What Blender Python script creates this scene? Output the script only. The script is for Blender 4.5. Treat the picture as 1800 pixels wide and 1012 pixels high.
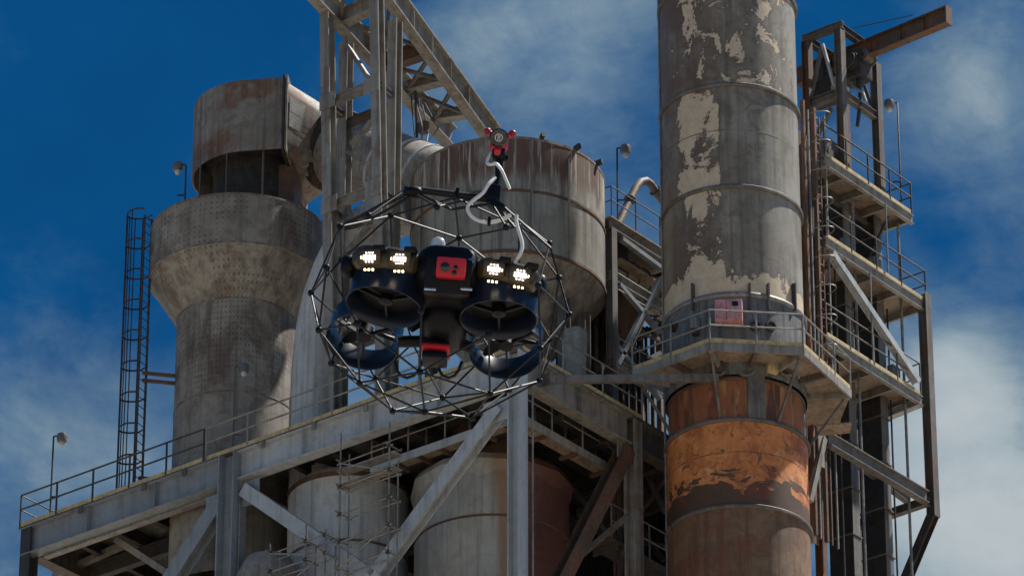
import bpy, bmesh, math, random
from mathutils import Vector as V, Matrix as M
R_ = math.radians
random.seed(7)
S = bpy.context.scene
for o in list(bpy.data.objects): bpy.data.objects.remove(o)
COL = S.collection

# ------------------------------------------------------------------ camera
ALPHA, PITCH, DIST, FPX = R_(38), R_(28), 130.0, 9000.0
hd = V((-math.sin(ALPHA), math.cos(ALPHA), 0)); rt = V((math.cos(ALPHA), math.sin(ALPHA), 0)); Z = V((0, 0, 1))
fw = hd*math.cos(PITCH) + Z*math.sin(PITCH); upv = -hd*math.sin(PITCH) + Z*math.cos(PITCH)
CAM = -hd*DIST + Z*1.6
cd = bpy.data.cameras.new('camera'); cam = bpy.data.objects.new('camera', cd); COL.objects.link(cam)
cd.sensor_width = 36; cd.lens = FPX/1800*36; cd.clip_end = 20000; cd.clip_start = .5
m = M.Identity(4)
for i in range(3): m[i][0] = rt[i]; m[i][1] = upv[i]; m[i][2] = -fw[i]; m[i][3] = CAM[i]
cam.matrix_world = m
S.camera = cam

# survey helpers: sight line of a photo point, met with a real plane of the plant (metres)
def ray(px, py): return fw + rt*((px-900)/FPX) + upv*((506-py)/FPX)
def PX(px, py, x): d = ray(px, py); return CAM + d*((x-CAM.x)/d.x)
def PY(px, py, y): d = ray(px, py); return CAM + d*((y-CAM.y)/d.y)
def PZ(px, py, z): d = ray(px, py); return CAM + d*((z-CAM.z)/d.z)
def PD(px, py, dist): d = ray(px, py); return CAM + d*(dist/d.dot(hd))
def mpp(p): return (p-CAM).dot(fw)/FPX          # metres per photo pixel at a point

# ------------------------------------------------------------------ sky, sun, exposure
SUN_EL = R_(60)
sund = (rt*.93 + hd*.36).normalized()
to_sun = sund*math.cos(SUN_EL) + Z*math.sin(SUN_EL)
W = bpy.data.worlds.new('World'); S.world = W; W.use_nodes = True
class G:
    """tiny node-graph writer"""
    def __init__(s, tree): s.t = tree; s.n = tree.nodes; s.l = tree.links
    def node(s, typ, ins=None, **kw):
        n = s.n.new(typ)
        for k, v in kw.items(): setattr(n, k, v)
        for k, v in (ins or {}).items(): s.put(n.inputs[k], v)
        return n
    def put(s, sock, v):
        if hasattr(v, 'links') or isinstance(v, bpy.types.NodeSocket): s.l.new(v, sock)
        else:
            if hasattr(sock.default_value, '__len__') and not hasattr(v, '__len__'): v = (v,)*len(sock.default_value)
            if hasattr(v, '__len__') and len(sock.default_value) == 4 and len(v) == 3: v = (*v, 1)
            sock.default_value = v
    def m(s, op, a, b=0.0, c=None):
        n = s.node('ShaderNodeMath', operation=op); s.put(n.inputs[0], a); s.put(n.inputs[1], b)
        if c is not None: s.put(n.inputs[2], c)
        return n.outputs[0]
    def vm(s, op, a, b=(0, 0, 0)):
        n = s.node('ShaderNodeVectorMath', operation=op); s.put(n.inputs[0], a); s.put(n.inputs[1], b)
        return n.outputs['Value'] if op in ('DOT_PRODUCT', 'LENGTH', 'DISTANCE') else n.outputs[0]
    def ss(s, x, a, b):
        n = s.node('ShaderNodeMapRange', interpolation_type='SMOOTHSTEP'); s.put(n.inputs[0], x)
        s.put(n.inputs[1], a); s.put(n.inputs[2], b); return n.outputs[0]
    def noise(s, vec, scale, detail=6, rough=.6, dist=0.0):
        n = s.node('ShaderNodeTexNoise', {'Vector': vec, 'Scale': scale, 'Detail': detail, 'Roughness': rough, 'Distortion': dist}); return n.outputs[0]
    def mix(s, f, a, b, blend='MIX'):
        n = s.node('ShaderNodeMix', data_type='RGBA', blend_type=blend); s.put(n.inputs[0], f); s.put(n.inputs[6], a); s.put(n.inputs[7], b); return n.outputs[2]
g = G(W.node_tree); g.n.clear()
sky = g.node('ShaderNodeTexSky', sky_type='NISHITA', sun_disc=False, sun_elevation=SUN_EL, sun_rotation=math.atan2(to_sun.x, to_sun.y),
             altitude=0, air_density=1.0, dust_density=.15, ozone_density=4.0)
dirv = g.vm('NORMALIZE', g.node('ShaderNodeTexCoord').outputs['Generated'])
tone = g.noise(dirv, 7, 5, .55, .3)
blue = g.mix(1.0, sky.outputs[0], (.030, .41, .66), 'MULTIPLY')
big = g.noise(g.vm('MULTIPLY', dirv, (1, 1, 1.5)), 11, 10, .58, .25); fine = g.noise(g.vm('MULTIPLY', dirv, (1, 1, 1.7)), 38, 10, .64, .35)
cl = g.m('ADD', g.m('MULTIPLY', big, .68), g.m('MULTIPLY', fine, .32))
# drifting cloud banks where the photograph has them
acc = 0.0
for (px, py, rad, amp) in ((980, 80, 270, .22), (1730, 900, 300, .42), (1690, 640, 120, .20), (110, 800, 260, .17), (1650, 150, 170, .12), (620, 760, 400, .10), (1350, 500, 420, .12),
                           (120, 180, 380, -.13), (1480, 30, 160, -.10), (1700, 430, 150, -.08), (760, 60, 120, .06)):
    d = ray(px, py).normalized(); s_ = rad/FPX*.9
    q = g.m('DIVIDE', g.vm('DISTANCE', dirv, tuple(d)), s_)
    e = g.m('POWER', 2.718, g.m('MULTIPLY', g.m('MULTIPLY', q, q), -1.0))
    acc = g.m('ADD', g.m('MULTIPLY', e, amp), acc)
cl = g.m('ADD', cl, acc)
dens = g.m('POWER', g.ss(cl, .42, .84), 1.25)
cloudcol = g.mix(g.ss(cl, .6, 1.0), (2.3, 3.3, 3.9), (4.9, 5.4, 5.7))
blue = g.mix(1.0, blue, g.mix(g.ss(tone, .36, .66), (.72, .72, .74), (1.12, 1.16, 1.10)), 'MULTIPLY')
skyc = g.mix(dens, blue, cloudcol)
bg = g.node('ShaderNodeBackground', {'Color': skyc, 'Strength': .068})
g.l.new(bg.outputs[0], g.node('ShaderNodeOutputWorld').inputs[0])

sl = bpy.data.lights.new('sun', 'SUN'); sl.energy = 4.6; sl.angle = R_(1.2); sl.color = (1, .95, .87)
so = bpy.data.objects.new('sun', sl); COL.objects.link(so); so.rotation_euler = (-to_sun).to_track_quat('-Z', 'Y').to_euler()
so.location = (0, 0, 150)
S.render.engine = 'CYCLES'
S.view_settings.view_transform = 'Standard'; S.view_settings.look = 'None'; S.view_settings.gamma = 1; S.view_settings.exposure = .55
S.cycles.max_bounces = 6; S.cycles.diffuse_bounces = 4

# ------------------------------------------------------------------ materials
MATS = {}
def weathered(name, base, alt, rust=(.10, .045, .022), rust_amt=.5, streak=.5, scale=.5, rough=.62, metal=0.0, extra=None, bump=.25, streakcol=None, grime=1.0):
    mt = bpy.data.materials.new(name); mt.use_nodes = True; g = G(mt.node_tree); g.n.clear()
    co = g.node('ShaderNodeTexCoord').outputs['Object']
    a = g.noise(co, scale, 8, .62, .4)
    c = g.mix(g.ss(a, .36, .66), base, alt)
    f = g.noise(co, scale*9, 8, .7)
    c = g.mix(g.m('MULTIPLY', g.ss(f, .38, .72), .5*grime), c, (base[0]*.50, base[1]*.46, base[2]*.42))
    gr = g.noise(g.vm('ADD', co, (31, 17, 5)), scale*3.1, 9, .72, .8)
    c = g.mix(g.m('MULTIPLY', g.ss(gr, .46, .64), .68*grime), c, (base[0]*.44, base[1]*.38, base[2]*.32))
    sv = g.vm('MULTIPLY', co, (scale*9, scale*9, scale*.42))
    st = g.noise(sv, 1.0, 5, .6)
    stm = g.m('MULTIPLY', g.ss(st, .47, .66), min(1, streak*1.35))
    c = g.mix(stm, c, streakcol or tuple(x*.42 for x in alt))
    st2 = g.noise(g.vm('ADD', sv, (7.3, 2.1, 3.3)), 1.7, 4, .6)
    c = g.mix(g.m('MULTIPLY', g.ss(st2, .56, .74), streak*.55), c, tuple(min(1, x*1.5+.02) for x in base))
    rn = g.noise(g.vm('ADD', co, (13, 5, 9)), scale*2.2, 10, .7, .6)
    rl = g.ss(g.m('ADD', g.m('MULTIPLY', rn, .75), g.m('MULTIPLY', st, .25)), .605-.22*rust_amt, .67-.14*rust_amt)
    c = g.mix(g.m('MULTIPLY', rl, min(1, rust_amt*1.3)), c, g.mix(g.ss(f, .3, .7), rust, tuple(x*2.1 for x in rust)))
    rr = g.m('ADD', g.m('MULTIPLY', f, .3), rough-.15)
    ctx = dict(co=co, c=c, f=f, a=a, st=st, rough=rr, h=0.0)
    if extra: c = extra(g, ctx)
    bmp = g.node('ShaderNodeBump', {'Strength': bump, 'Distance': .02, 'Height': g.m('ADD', ctx['h'], g.m('ADD', f, g.m('MULTIPLY', a, .8)))})
    b = g.node('ShaderNodeBsdfPrincipled', {'Base Color': c, 'Roughness': ctx['rough'], 'Metallic': metal, 'Normal': bmp.outputs[0]})
    g.l.new(b.outputs[0], g.node('ShaderNodeOutputMaterial').inputs[0])
    MATS[name] = mt; return mt
def plain(name, col, rough=.5, metal=0.0, emit=None, es=0.0, spec=.5, alpha=None, trans=0.0, wear=.15):
    mt = bpy.data.materials.new(name); mt.use_nodes = True; g = G(mt.node_tree); g.n.clear()
    co = g.node('ShaderNodeTexCoord').outputs['Object']
    f = g.noise(co, 40, 5, .6)
    c = g.mix(g.m('MULTIPLY', f, wear), col, tuple(min(1, x*1.8+.01) for x in col))
    b = g.node('ShaderNodeBsdfPrincipled', {'Base Color': c, 'Roughness': g.m('ADD', rough-.05, g.m('MULTIPLY', f, .1)), 'Metallic': metal, 'Specular IOR Level': spec, 'Transmission Weight': trans})
    if emit: g.put(b.inputs['Emission Color'], emit); g.put(b.inputs['Emission Strength'], es)
    g.l.new(b.outputs[0], g.node('ShaderNodeOutputMaterial').inputs[0]); MATS[name] = mt; return mt

weathered('blue_steel', (.27, .30, .325), (.23, .255, .275), rust_amt=.26, streak=.28, grime=.35, rough=.45, bump=.1)
weathered('pale_steel', (.47, .50, .52), (.41, .43, .44), rust_amt=.26, streak=.28, grime=.3, rough=.45, bump=.1)
weathered('beige_steel', (.31, .295, .26), (.25, .235, .205), rust_amt=.40, streak=.4, grime=.55, rough=.5, bump=.12)
weathered('grey_steel', (.165, .155, .142), (.105, .096, .086), rust_amt=.45, streak=.4)
weathered('rusty_steel', (.135, .092, .065), (.09, .058, .042), rust_amt=.7, streak=.5)
weathered('dark_steel', (.06, .058, .056), (.04, .038, .037), rust_amt=.35, streak=.3)
weathered('deck_tan', (.37, .295, .22), (.28, .21, .15), rust_amt=.45, streak=.1, scale=.9)
weathered('toe_paint', (.66, .52, .25), (.50, .40, .22), rust_amt=.2, streak=.3, scale=1.5)
weathered('galvanised', (.36, .36, .34), (.24, .235, .22), rust_amt=.4, streak=.2, scale=2, metal=.3, rough=.5)
weathered('casing_dark', (.030, .029, .029), (.048, .044, .040), rust_amt=.3, streak=.4, rough=.8)
weathered('casing_light', (.19, .18, .165), (.13, .125, .115), rust_amt=.35, streak=.4)
weathered('shade_sheet', (.022, .022, .025), (.016, .016, .017), rust_amt=.3, streak=.4)  # near-black colour carries the shade of the recesses
weathered('concrete', (.30, .285, .26), (.24, .225, .20), rust_amt=.05, streak=.3, rough=.85)
weathered('ground_dust', (.38, .335, .28), (.30, .265, .22), rust_amt=.0, streak=.0, scale=.05, rough=.9)
weathered('white_duct', (.60, .62, .63), (.52, .535, .54), rust_amt=.15, streak=.4, scale=.6, grime=.4, bump=.1)
weathered('hood_shell', (.29, .27, .235), (.20, .18, .15), rust_amt=.62, streak=.5, scale=.45)
weathered('patch_plate', (.33, .325, .31), (.27, .265, .255), rust_amt=.1, streak=.2)
weathered('duct_cladding', (.36, .34, .31), (.26, .24, .215), rust_amt=.3, streak=.2, scale=.8)
weathered('pink_paint', (.66, .34, .35), (.56, .28, .29), rust_amt=.12, streak=.3, scale=1.2)
weathered('collar_grey', (.21, .22, .225), (.14, .147, .15), rust_amt=.3, streak=.6, scale=.8)

def rows_of_pits(zlo, zhi):
    def f(g, k):
        s = g.node('ShaderNodeSeparateXYZ', {0: k['co']}).outputs
        ang = g.m('ARCTAN2', s[1], s[0])
        u = g.m('SUBTRACT', g.m('FRACT', g.m('MULTIPLY', ang, 15.0)), .5)
        v = g.m('SUBTRACT', g.m('FRACT', g.m('MULTIPLY', s[2], 5.4)), .5)
        n = g.noise(k['co'], 9, 3, .5)
        d = g.m('SQRT', g.m('ADD', g.m('MULTIPLY', u, u), g.m('MULTIPLY', v, v)))
        dot = g.m('SUBTRACT', 1.0, g.ss(g.m('ADD', d, g.m('MULTIPLY', n, .5)), .30, .52))
        zone = g.ss(g.noise(g.vm('ADD', k['co'], (2, 0, 4)), .55, 3, .5), .42, .54)
        band = g.m('MULTIPLY', g.ss(s[2], zlo, zlo+.3), g.m('SUBTRACT', 1.0, g.ss(s[2], zhi-.3, zhi)))
        big = g.ss(g.noise(g.vm('MULTIPLY', g.vm('ADD', k['co'], (0, 3, 0)), (1, 1, .5)), .8, 8, .7, .6), .48, .64)
        c = g.mix(g.m('MULTIPLY', big, .8), k['c'], g.mix(k['f'], (.055, .035, .027), (.14, .085, .058)))
        return g.mix(g.m('MULTIPLY', g.m('MULTIPLY', dot, zone), g.m('MULTIPLY', band, .75)), c, (.045, .035, .030))
    return f
def white_runs(ztop, zdrop):
    """brown bleeding below a rim with chalky runs"""
    def f(g, k):
        s = g.node('ShaderNodeSeparateXYZ', {0: k['co']}).outputs
        sv = g.vm('MULTIPLY', k['co'], (3.1, 3.1, .12)); n = g.noise(sv, 1.0, 5, .6); n2 = g.noise(g.vm('ADD', sv, (5, 5, 5)), 2.3, 4, .65)
        low = g.noise(g.vm('MULTIPLY', k['co'], (1.1, 1.1, .2)), 1.0, 4, .6)
        lim = g.m('ADD', g.m('MULTIPLY', n, zdrop*1.1), ztop-zdrop*1.35)
        on = g.ss(g.m('SUBTRACT', s[2], lim), -.25, .35)
        c = g.mix(g.m('MULTIPLY', on, g.ss(low, .36, .52)), k['c'], (.115, .066, .045))
        return g.mix(g.m('MULTIPLY', g.m('MULTIPLY', on, g.ss(n2, .52, .63)), .8), c, (.50, .475, .42))
    return f
weathered('cyclone_shell', (.33, .30, .25), (.25, .225, .185), rust_amt=.28, streak=.4, extra=rows_of_pits(-50, 50))
weathered('cyclone_plain', (.30, .275, .235), (.25, .225, .19), rust_amt=.12, streak=.4)
weathered('tank_shell', (.31, .295, .255), (.25, .235, .195), rust_amt=.25, streak=.6, grime=.6, rough=.5)

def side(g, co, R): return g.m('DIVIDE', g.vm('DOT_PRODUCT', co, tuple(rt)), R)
def peel(R, smin, smax, zbase, zh, thr):
    """old grey-olive coat that has come off in flakes, cream primer under it; left side browned as shading, right edge paled as highlight"""
    def f(g, k):
        co = k['co']; s = side(g, co, R); z = g.node('ShaderNodeSeparateXYZ', {0: co}).outputs[2]
        win = g.m('MULTIPLY', g.ss(s, smin-.16, smin+.12), g.m('SUBTRACT', 1.0, g.ss(s, smax-.05, smax+.03)))
        n = g.noise(g.vm('MULTIPLY', co, (1, 1, .62)), 1.15, 12, .66, .9)
        n2 = g.noise(g.vm('MULTIPLY', co, (.5, .5, .35)), 1.6, 3, .5)
        n = g.m('ADD', n, g.m('MULTIPLY', g.m('SUBTRACT', g.noise(g.vm('MULTIPLY', co, (1, 1, 1.6)), 5.5, 8, .7, .5), .5), .30))
        low = g.m('MULTIPLY', g.m('SUBTRACT', 1.0, g.ss(z, zbase, zbase+zh)), .52)
        val = g.m('ADD', g.m('ADD', n, g.m('MULTIPLY', n2, .35)), g.m('ADD', g.m('MULTIPLY', win, .30), low))
        mask = g.ss(val, thr, thr+.012)
        k['h'] = g.m('MULTIPLY', mask, -1.6)
        edge = g.m('MULTIPLY', g.ss(val, thr-.10, thr), g.m('SUBTRACT', 1.0, mask))
        brown = g.m('MULTIPLY', g.m('SUBTRACT', 1.0, g.ss(s, -.55, -.05)), .8)  # left side tinted brown in place of shading
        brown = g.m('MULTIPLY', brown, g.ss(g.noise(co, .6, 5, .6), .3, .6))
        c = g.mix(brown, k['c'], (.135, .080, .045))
        pale = g.m('MULTIPLY', g.ss(s, .45, .95), g.ss(g.noise(g.vm('MULTIPLY', co, (1, 1, .4)), 1.2, 5, .6), .35, .62))  # paler right edge paints the sunlit highlight
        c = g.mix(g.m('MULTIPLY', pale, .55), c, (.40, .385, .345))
        c = g.mix(g.m('MULTIPLY', edge, .45), c, (.10, .06, .035))
        return g.mix(mask, c, g.mix(g.ss(k['f'], .3, .7), (.68, .56, .40), (.55, .42, .28)))
    return f
def orange_bake(zc, zh, thr):
    def f(g, k):
        co = k['co']; z = g.node('ShaderNodeSeparateXYZ', {0: co}).outputs[2]
        n = g.noise(g.vm('MULTIPLY', co, (.75, .75, 1.25)), .95, 11, .58, 1.1)
        rel = g.m('DIVIDE', g.m('SUBTRACT', z, zc), zh)
        val = g.m('ADD', n, g.m('MULTIPLY', rel, .42))
        mask = g.ss(val, thr, thr+.02)
        k['h'] = g.m('MULTIPLY', mask, -1.4)
        c = g.mix(g.ss(k['a'], .35, .65), (.075, .040, .022), (.115, .062, .032))
        org = g.mix(g.ss(g.noise(co, 1.7, 8, .65, .5), .38, .66), (.66, .245, .070), (.40, .120, .034))
        c = g.mix(mask, c, org)
        c = g.mix(g.m('MULTIPLY', g.m('MULTIPLY', mask, g.ss(g.noise(g.vm('MULTIPLY', co, (1, 1, .8)), 2.6, 9, .68, .9), .56, .62)), .8), c, (.12, .055, .03))
        c = g.mix(g.m('MULTIPLY', g.m('MULTIPLY', mask, g.ss(g.noise(g.vm('ADD', co, (9, 2, 2)), 2.1, 9, .7, .6), .58, .64)), .6), c, (.66, .42, .22))
        red = g.ss(g.noise(g.vm('ADD', co, (3, 8, 1)), .9, 8, .66, .4), .52, .66)
        return g.mix(g.m('MULTIPLY', red, .7), c, (.19, .045, .022))
    return f

def rust_runs(g, k):
    sv = g.vm('MULTIPLY', k['co'], (2.6, 2.6, .35)); n = g.noise(sv, 1.0, 8, .65, .5); n2 = g.noise(g.vm('ADD', sv, (4, 9, 2)), 1.3, 7, .62, .4); n3 = g.noise(k['co'], 1.3, 8, .65, .6)
    c = g.mix(g.ss(n, .36, .58), (.085, .038, .022), (.30, .105, .042))
    c = g.mix(g.ss(n2, .52, .66), c, (.42, .24, .09)); c = g.mix(g.ss(n3, .55, .68), c, (.17, .045, .025))
    k['h'] = n
    return g.mix(g.m('MULTIPLY', g.ss(n2, .30, .40), 0.0), c, (.5, .4, .2))
# drone
plain('carbon_black', (.006, .006, .008), .5, 0, spec=.35, wear=.05)
plain('plastic_black', (.0045, .005, .0075), .45, spec=.22)
plain('duct_navy', (.006, .011, .024), .3, spec=.5)
plain('red_plastic', (.52, .012, .030), .4)
plain('dull_red', (.28, .012, .03), .45)
plain('white_tube', (.78, .79, .76), .3)
plain('clear_plastic', (.80, .83, .85), .15, trans=.45)
plain('lens_black', (.004, .004, .005), .05, spec=1.0)
plain('glow_brown_cover', (.055, .040, .018), .3)  # brown tint stands in for LED glow on the dark cover
plain('led_white', (1, .95, .95), .3, emit=(1, .86, .88), es=7)
plain('led_amber', (1, .85, .5), .3, emit=(1, .80, .42), es=6)
plain('silver', (.55, .55, .56), .25, metal=1)
plain('emblem_white', (.8, .8, .8), .4)
plain('lamp_grey', (.12, .12, .12), .45)
plain('lamp_glass', (.5, .5, .48), .2)

# ------------------------------------------------------------------ mesh helpers: each returns (verts, faces, smooth)
def orth(d, up):
    d = d.normalized(); up = V(up)
    if abs(d.dot(up.normalized())) > .98: up = V((0, 1, 0)) if abs(d.y) < .9 else V((1, 0, 0))
    s = d.cross(up).normalized(); return d, s, s.cross(d).normalized()
def extrude(profile, p, q, up):
    d, s, u = orth(q-p, up); n = len(profile)
    v = [p + s*a + u*b for a, b in profile] + [q + s*a + u*b for a, b in profile]
    f = [(i, (i+1) % n, n+(i+1) % n, n+i) for i in range(n)] + [tuple(range(n-1, -1, -1)), tuple(range(n, 2*n))]
    return v, f, False
def ibeam(p, q, w, h, up=Z, tf=None, tw=None):
    tf = tf or h*.09; tw = (tw or w*.12)/2; a, b = w/2, h/2
    return extrude([(-a, -b), (a, -b), (a, -b+tf), (tw, -b+tf), (tw, b-tf), (a, b-tf), (a, b), (-a, b), (-a, b-tf), (-tw, b-tf), (-tw, -b+tf), (-a, -b+tf)], V(p), V(q), up)
def bar(p, q, w, h, up=Z): return extrude([(-w/2, -h/2), (w/2, -h/2), (w/2, h/2), (-w/2, h/2)], V(p), V(q), up)
def angle(p, q, a, t=.012, up=Z): return extrude([(0, 0), (a, 0), (a, t), (t, t), (t, a), (0, a)], V(p), V(q), up)
def box(c, sx, sy, sz):
    c = V(c); v = [c + V((x*sx/2, y*sy/2, z*sz/2)) for x in (-1, 1) for y in (-1, 1) for z in (-1, 1)]
    return v, [(0, 1, 3, 2), (4, 6, 7, 5), (0, 4, 5, 1), (2, 3, 7, 6), (0, 2, 6, 4), (1, 5, 7, 3)], False
def tube(pts, r, n=8, closed=False, caps=True):
    pts = [V(p) for p in pts]; rs = r if isinstance(r, (list, tuple)) else [r]*len(pts); L = len(pts); v = []; f = []
    tan = []
    for i in range(L):
        a = pts[(i-1) % L] if (i or closed) else pts[0]; b = pts[(i+1) % L] if (i < L-1 or closed) else pts[-1]
        tan.append((b-a).normalized())
    t0 = tan[0]; ref = V((0, 0, 1)) if abs(t0.z) < .9 else V((1, 0, 0)); s = t0.cross(ref).normalized()
    for i in range(L):
        s = (s - tan[i]*s.dot(tan[i])).normalized(); u = tan[i].cross(s)
        for k in range(n):
            t = 2*math.pi*k/n; v.append(pts[i] + s*(rs[i]*math.cos(t)) + u*(rs[i]*math.sin(t)))
    for i in range(L if closed else L-1):
        j = (i+1) % L
        for k in range(n): f.append((i*n+k, i*n+(k+1) % n, j*n+(k+1) % n, j*n+k))
    if caps and not closed: f += [tuple(range(n-1, -1, -1)), tuple(range((L-1)*n, L*n))]
    return v, f, True
def lathe(c, prof, n=96, closed=False, cap0=False, cap1=False, axis=None):
    c = V(c); v = []; f = []; L = len(prof)
    if axis is None: ex, ey, ez = V((1, 0, 0)), V((0, 1, 0)), Z
    else:
        ez = V(axis).normalized(); ex = ez.cross(V((0, 1, 0)) if abs(ez.y) < .9 else V((1, 0, 0))).normalized(); ey = ez.cross(ex)
    for r, z in prof:
        for k in range(n):
            t = 2*math.pi*k/n; v.append(c + ex*(r*math.cos(t)) + ey*(r*math.sin(t)) + ez*z)
    for i in range(L if closed else L-1):
        j = (i+1) % L
        for k in range(n): f.append((i*n+k, i*n+(k+1) % n, j*n+(k+1) % n, j*n+k))
    if cap0: f.append(tuple(range(n-1, -1, -1)))
    if cap1: f.append(tuple(range((L-1)*n, L*n)))
    return v, f, True
def slab(poly, z0, z1):
    n = len(poly); v = [V((p[0], p[1], z0)) for p in poly] + [V((p[0], p[1], z1)) for p in poly]
    return v, [tuple(range(n-1, -1, -1)), tuple(range(n, 2*n))] + [(i, (i+1) % n, n+(i+1) % n, n+i) for i in range(n)], False
def loft(secs, caps=False, smooth=True):
    n = len(secs[0]); v = [V(p) for s in secs for p in s]; f = []
    for i in range(len(secs)-1):
        for k in range(n): f.append((i*n+k, i*n+(k+1) % n, (i+1)*n+(k+1) % n, (i+1)*n+k))
    if caps: f += [tuple(range(n-1, -1, -1)), tuple(range((len(secs)-1)*n, len(secs)*n))]
    return v, f, smooth
def merge(*gs):
    v, f = [], []
    for a, b, s in gs: o = len(v); v += a; f += [tuple(i+o for i in q) for q in b]
    return v, f, any(x[2] for x in gs)
def rbox(c, sx, sy, sz, bev, rot=None, seg=2):
    bm = bmesh.new(); bmesh.ops.create_cube(bm, size=1)
    for w in bm.verts: w.co = V((w.co.x*sx, w.co.y*sy, w.co.z*sz))
    bmesh.ops.bevel(bm, geom=bm.edges[:], offset=bev, segments=seg, profile=.6, affect='EDGES')
    rot = rot or M.Identity(3); v = [V(c) + rot @ w.co for w in bm.verts]; bm.verts.index_update()
    f = [tuple(w.index for w in q.verts) for q in bm.faces]; bm.free(); return v, f, True
def superell(c, a, e=.5, nu=32, nv=16, rot=None):
    rot = rot or M.Identity(3); v = []; f = []
    sp = lambda x, p: math.copysign(abs(x)**p, x)
    for j in range(nv+1):
        ph = -math.pi/2 + math.pi*j/nv
        for i in range(nu):
            th = 2*math.pi*i/nu
            v.append(V(c) + rot @ V((a[0]*sp(math.cos(ph), e)*sp(math.cos(th), e), a[1]*sp(math.cos(ph), e)*sp(math.sin(th), e), a[2]*sp(math.sin(ph), e))))
    for j in range(nv):
        for i in range(nu): f.append((j*nu+i, j*nu+(i+1) % nu, (j+1)*nu+(i+1) % nu, (j+1)*nu+i))
    return v, f, True

class Thing:
    def __init__(s, name, label, cat, loc=(0, 0, 0), group=None, mat4=None):
        s.o = bpy.data.objects.new(name, None); COL.objects.link(s.o); s.o.empty_display_size = .3
        s.loc = V(loc) if mat4 is None else V((0, 0, 0))
        if mat4 is None: s.o.location = s.loc
        else: s.o.matrix_world = mat4
        s.o['label'] = label; s.o['category'] = cat
        if group: s.o['group'] = group
    def part(s, name, geo, mat, parent=None, label=None, kind=None):
        o = mesh_obj(name, geo, mat, s.loc); o.parent = parent or s.o
        if label: o['label'] = label
        if kind: o['kind'] = kind
        return o
def mesh_obj(name, geo, mat, origin=V((0, 0, 0))):
    v, f, sm = geo; me = bpy.data.meshes.new(name); me.from_pydata([tuple(V(p)-origin) for p in v], [], f); me.validate()
    bm = bmesh.new(); bm.from_mesh(me); bmesh.ops.recalc_face_normals(bm, faces=bm.faces[:]); bm.to_mesh(me); bm.free()
    if sm:
        me.polygons.foreach_set('use_smooth', [True]*len(me.polygons)); me.set_sharp_from_angle(angle=R_(38))
    me.materials.append(MATS[mat]); o = bpy.data.objects.new(name, me); COL.objects.link(o); return o
def single(name, geo, mat, label, cat, origin, kind=None):
    o = mesh_obj(name, geo, mat, V(origin)); o.location = origin
    if kind: o['kind'] = kind
    else: o['label'] = label; o['category'] = cat
    return o
def lerp(a, b, t): return V(a)*(1-t) + V(b)*t

# ------------------------------------------------------------------ setting
gb = [(-4000, -4000), (4000, -4000), (4000, 4000), (-4000, 4000)]
single('ground', slab(gb, -.5, 0), 'ground_dust', None, None, (0, 0, 0), 'structure')

# ------------------------------------------------------------------ main steel frame
corner = PY(912, 622, 0); ZT = corner.z                      # deck level
XC = corner.x; XL = PY(412, 800, 0).x; XE = PY(44, 950, 0).x; YC = PX(1112, 740, XC).y; YB = 9.5
GH = .92
fr = Thing('support_frame', 'huge grey steel support frame of girders, columns and diagonal braces under the silos', 'steel frame', (XC, 0, 0))
zg = ZT - GH/2
def girder(p, q, mat='blue_steel', w=.42, h=GH):
    o = fr.part('girder', ibeam(p, q, w, h, Z, .035, .03), mat)
    L = (V(q)-V(p)).length; n = max(1, int(L/2.4)); d = (V(q)-V(p)).normalized(); sd = d.cross(Z)
    for i in range(1, n):
        c = lerp(p, q, i/n)
        for sg in (-1, 1):
            fr.part('stiffener', bar(c + sd*sg*(w*.26) + Z*(-h/2+.04), c + sd*sg*(w*.26) + Z*(h/2-.04), w*.42, .015, d), mat, o)
    return o
girder((XE, 0, zg), (XL-.25, 0, zg)); girder((XL+.25, 0, zg), (XC-.3, 0, zg), 'pale_steel')
girder((XC, .3, zg), (XC, YC-.3, zg), 'beige_steel'); girder((XC, YC+.3, zg), (XC, YB, zg), 'grey_steel')
girder((XE, 9.3, zg), (XC, 9.3, zg), 'grey_steel'); girder((XE+.25, .25, zg), (XE+.25, 9.1, zg), 'grey_steel')
girder((XL, .3, zg), (XL, 9.1, zg), 'grey_steel')
def column(x, y, z0, z1, mat, w=.55, h=.6, up=(0, 1, 0)):
    o = fr.part('column', ibeam((x, y, z0), (x, y, z1), w, h, up, .045, .035), mat)
    zz = z1 - 1.1
    return o
column(XL, -.06, 0, ZT-.02, 'blue_steel', .62, .62, (1, 0, 0)); column(XC, -.06, 0, ZT+.02, 'pale_steel', .42, .42, (1, 0, 0)); column(XE+.2, 0, 0, ZT-.05, 'dark_steel', .4, .4)
column(XC, YC, 0, ZT-.03, 'beige_steel', .4, .4, (1, 0, 0)); column(XC, YB, 0, ZT, 'grey_steel'); column(XL, 9.3, 0, ZT, 'grey_steel'); column(XE+.2, 9.3, 0, ZT, 'grey_steel')
def brace(p, q, w, h, mat, up, plane_n=None):
    o = fr.part('brace', ibeam(p, q, w, h, up, .03, .03), mat); return o
def gusset(c, sx, sy, sz, mat): fr.part('gusset_plate', box(c, sx, sy, sz), mat)
vb = PY(658, 1016, 0)
brace(PY(432, 862, 0), vb, .42, .36, 'pale_steel', (0, -1, 0)); brace(PY(880, 716, 0), vb, .42, .36, 'pale_steel', (0, -1, 0))
brace(vb, PY(905, 1300, 0), .5, .4, 'pale_steel', (0, -1, 0)); brace(vb, PY(420, 1300, 0), .5, .4, 'pale_steel', (0, -1, 0))
brace(PY(392, 880, 0), PY(296, 1030, 0), .52, .40, 'blue_steel', (0, -1, 0)); brace(PY(296, 1030, 0), PY(60, 1500, 0), .5, .4, 'blue_steel', (0, -1, 0))
brace(PX(1100, 790, XC), PX(975, 1040, XC), .45, .40, 'rusty_steel', (1, 0, 0))
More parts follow.
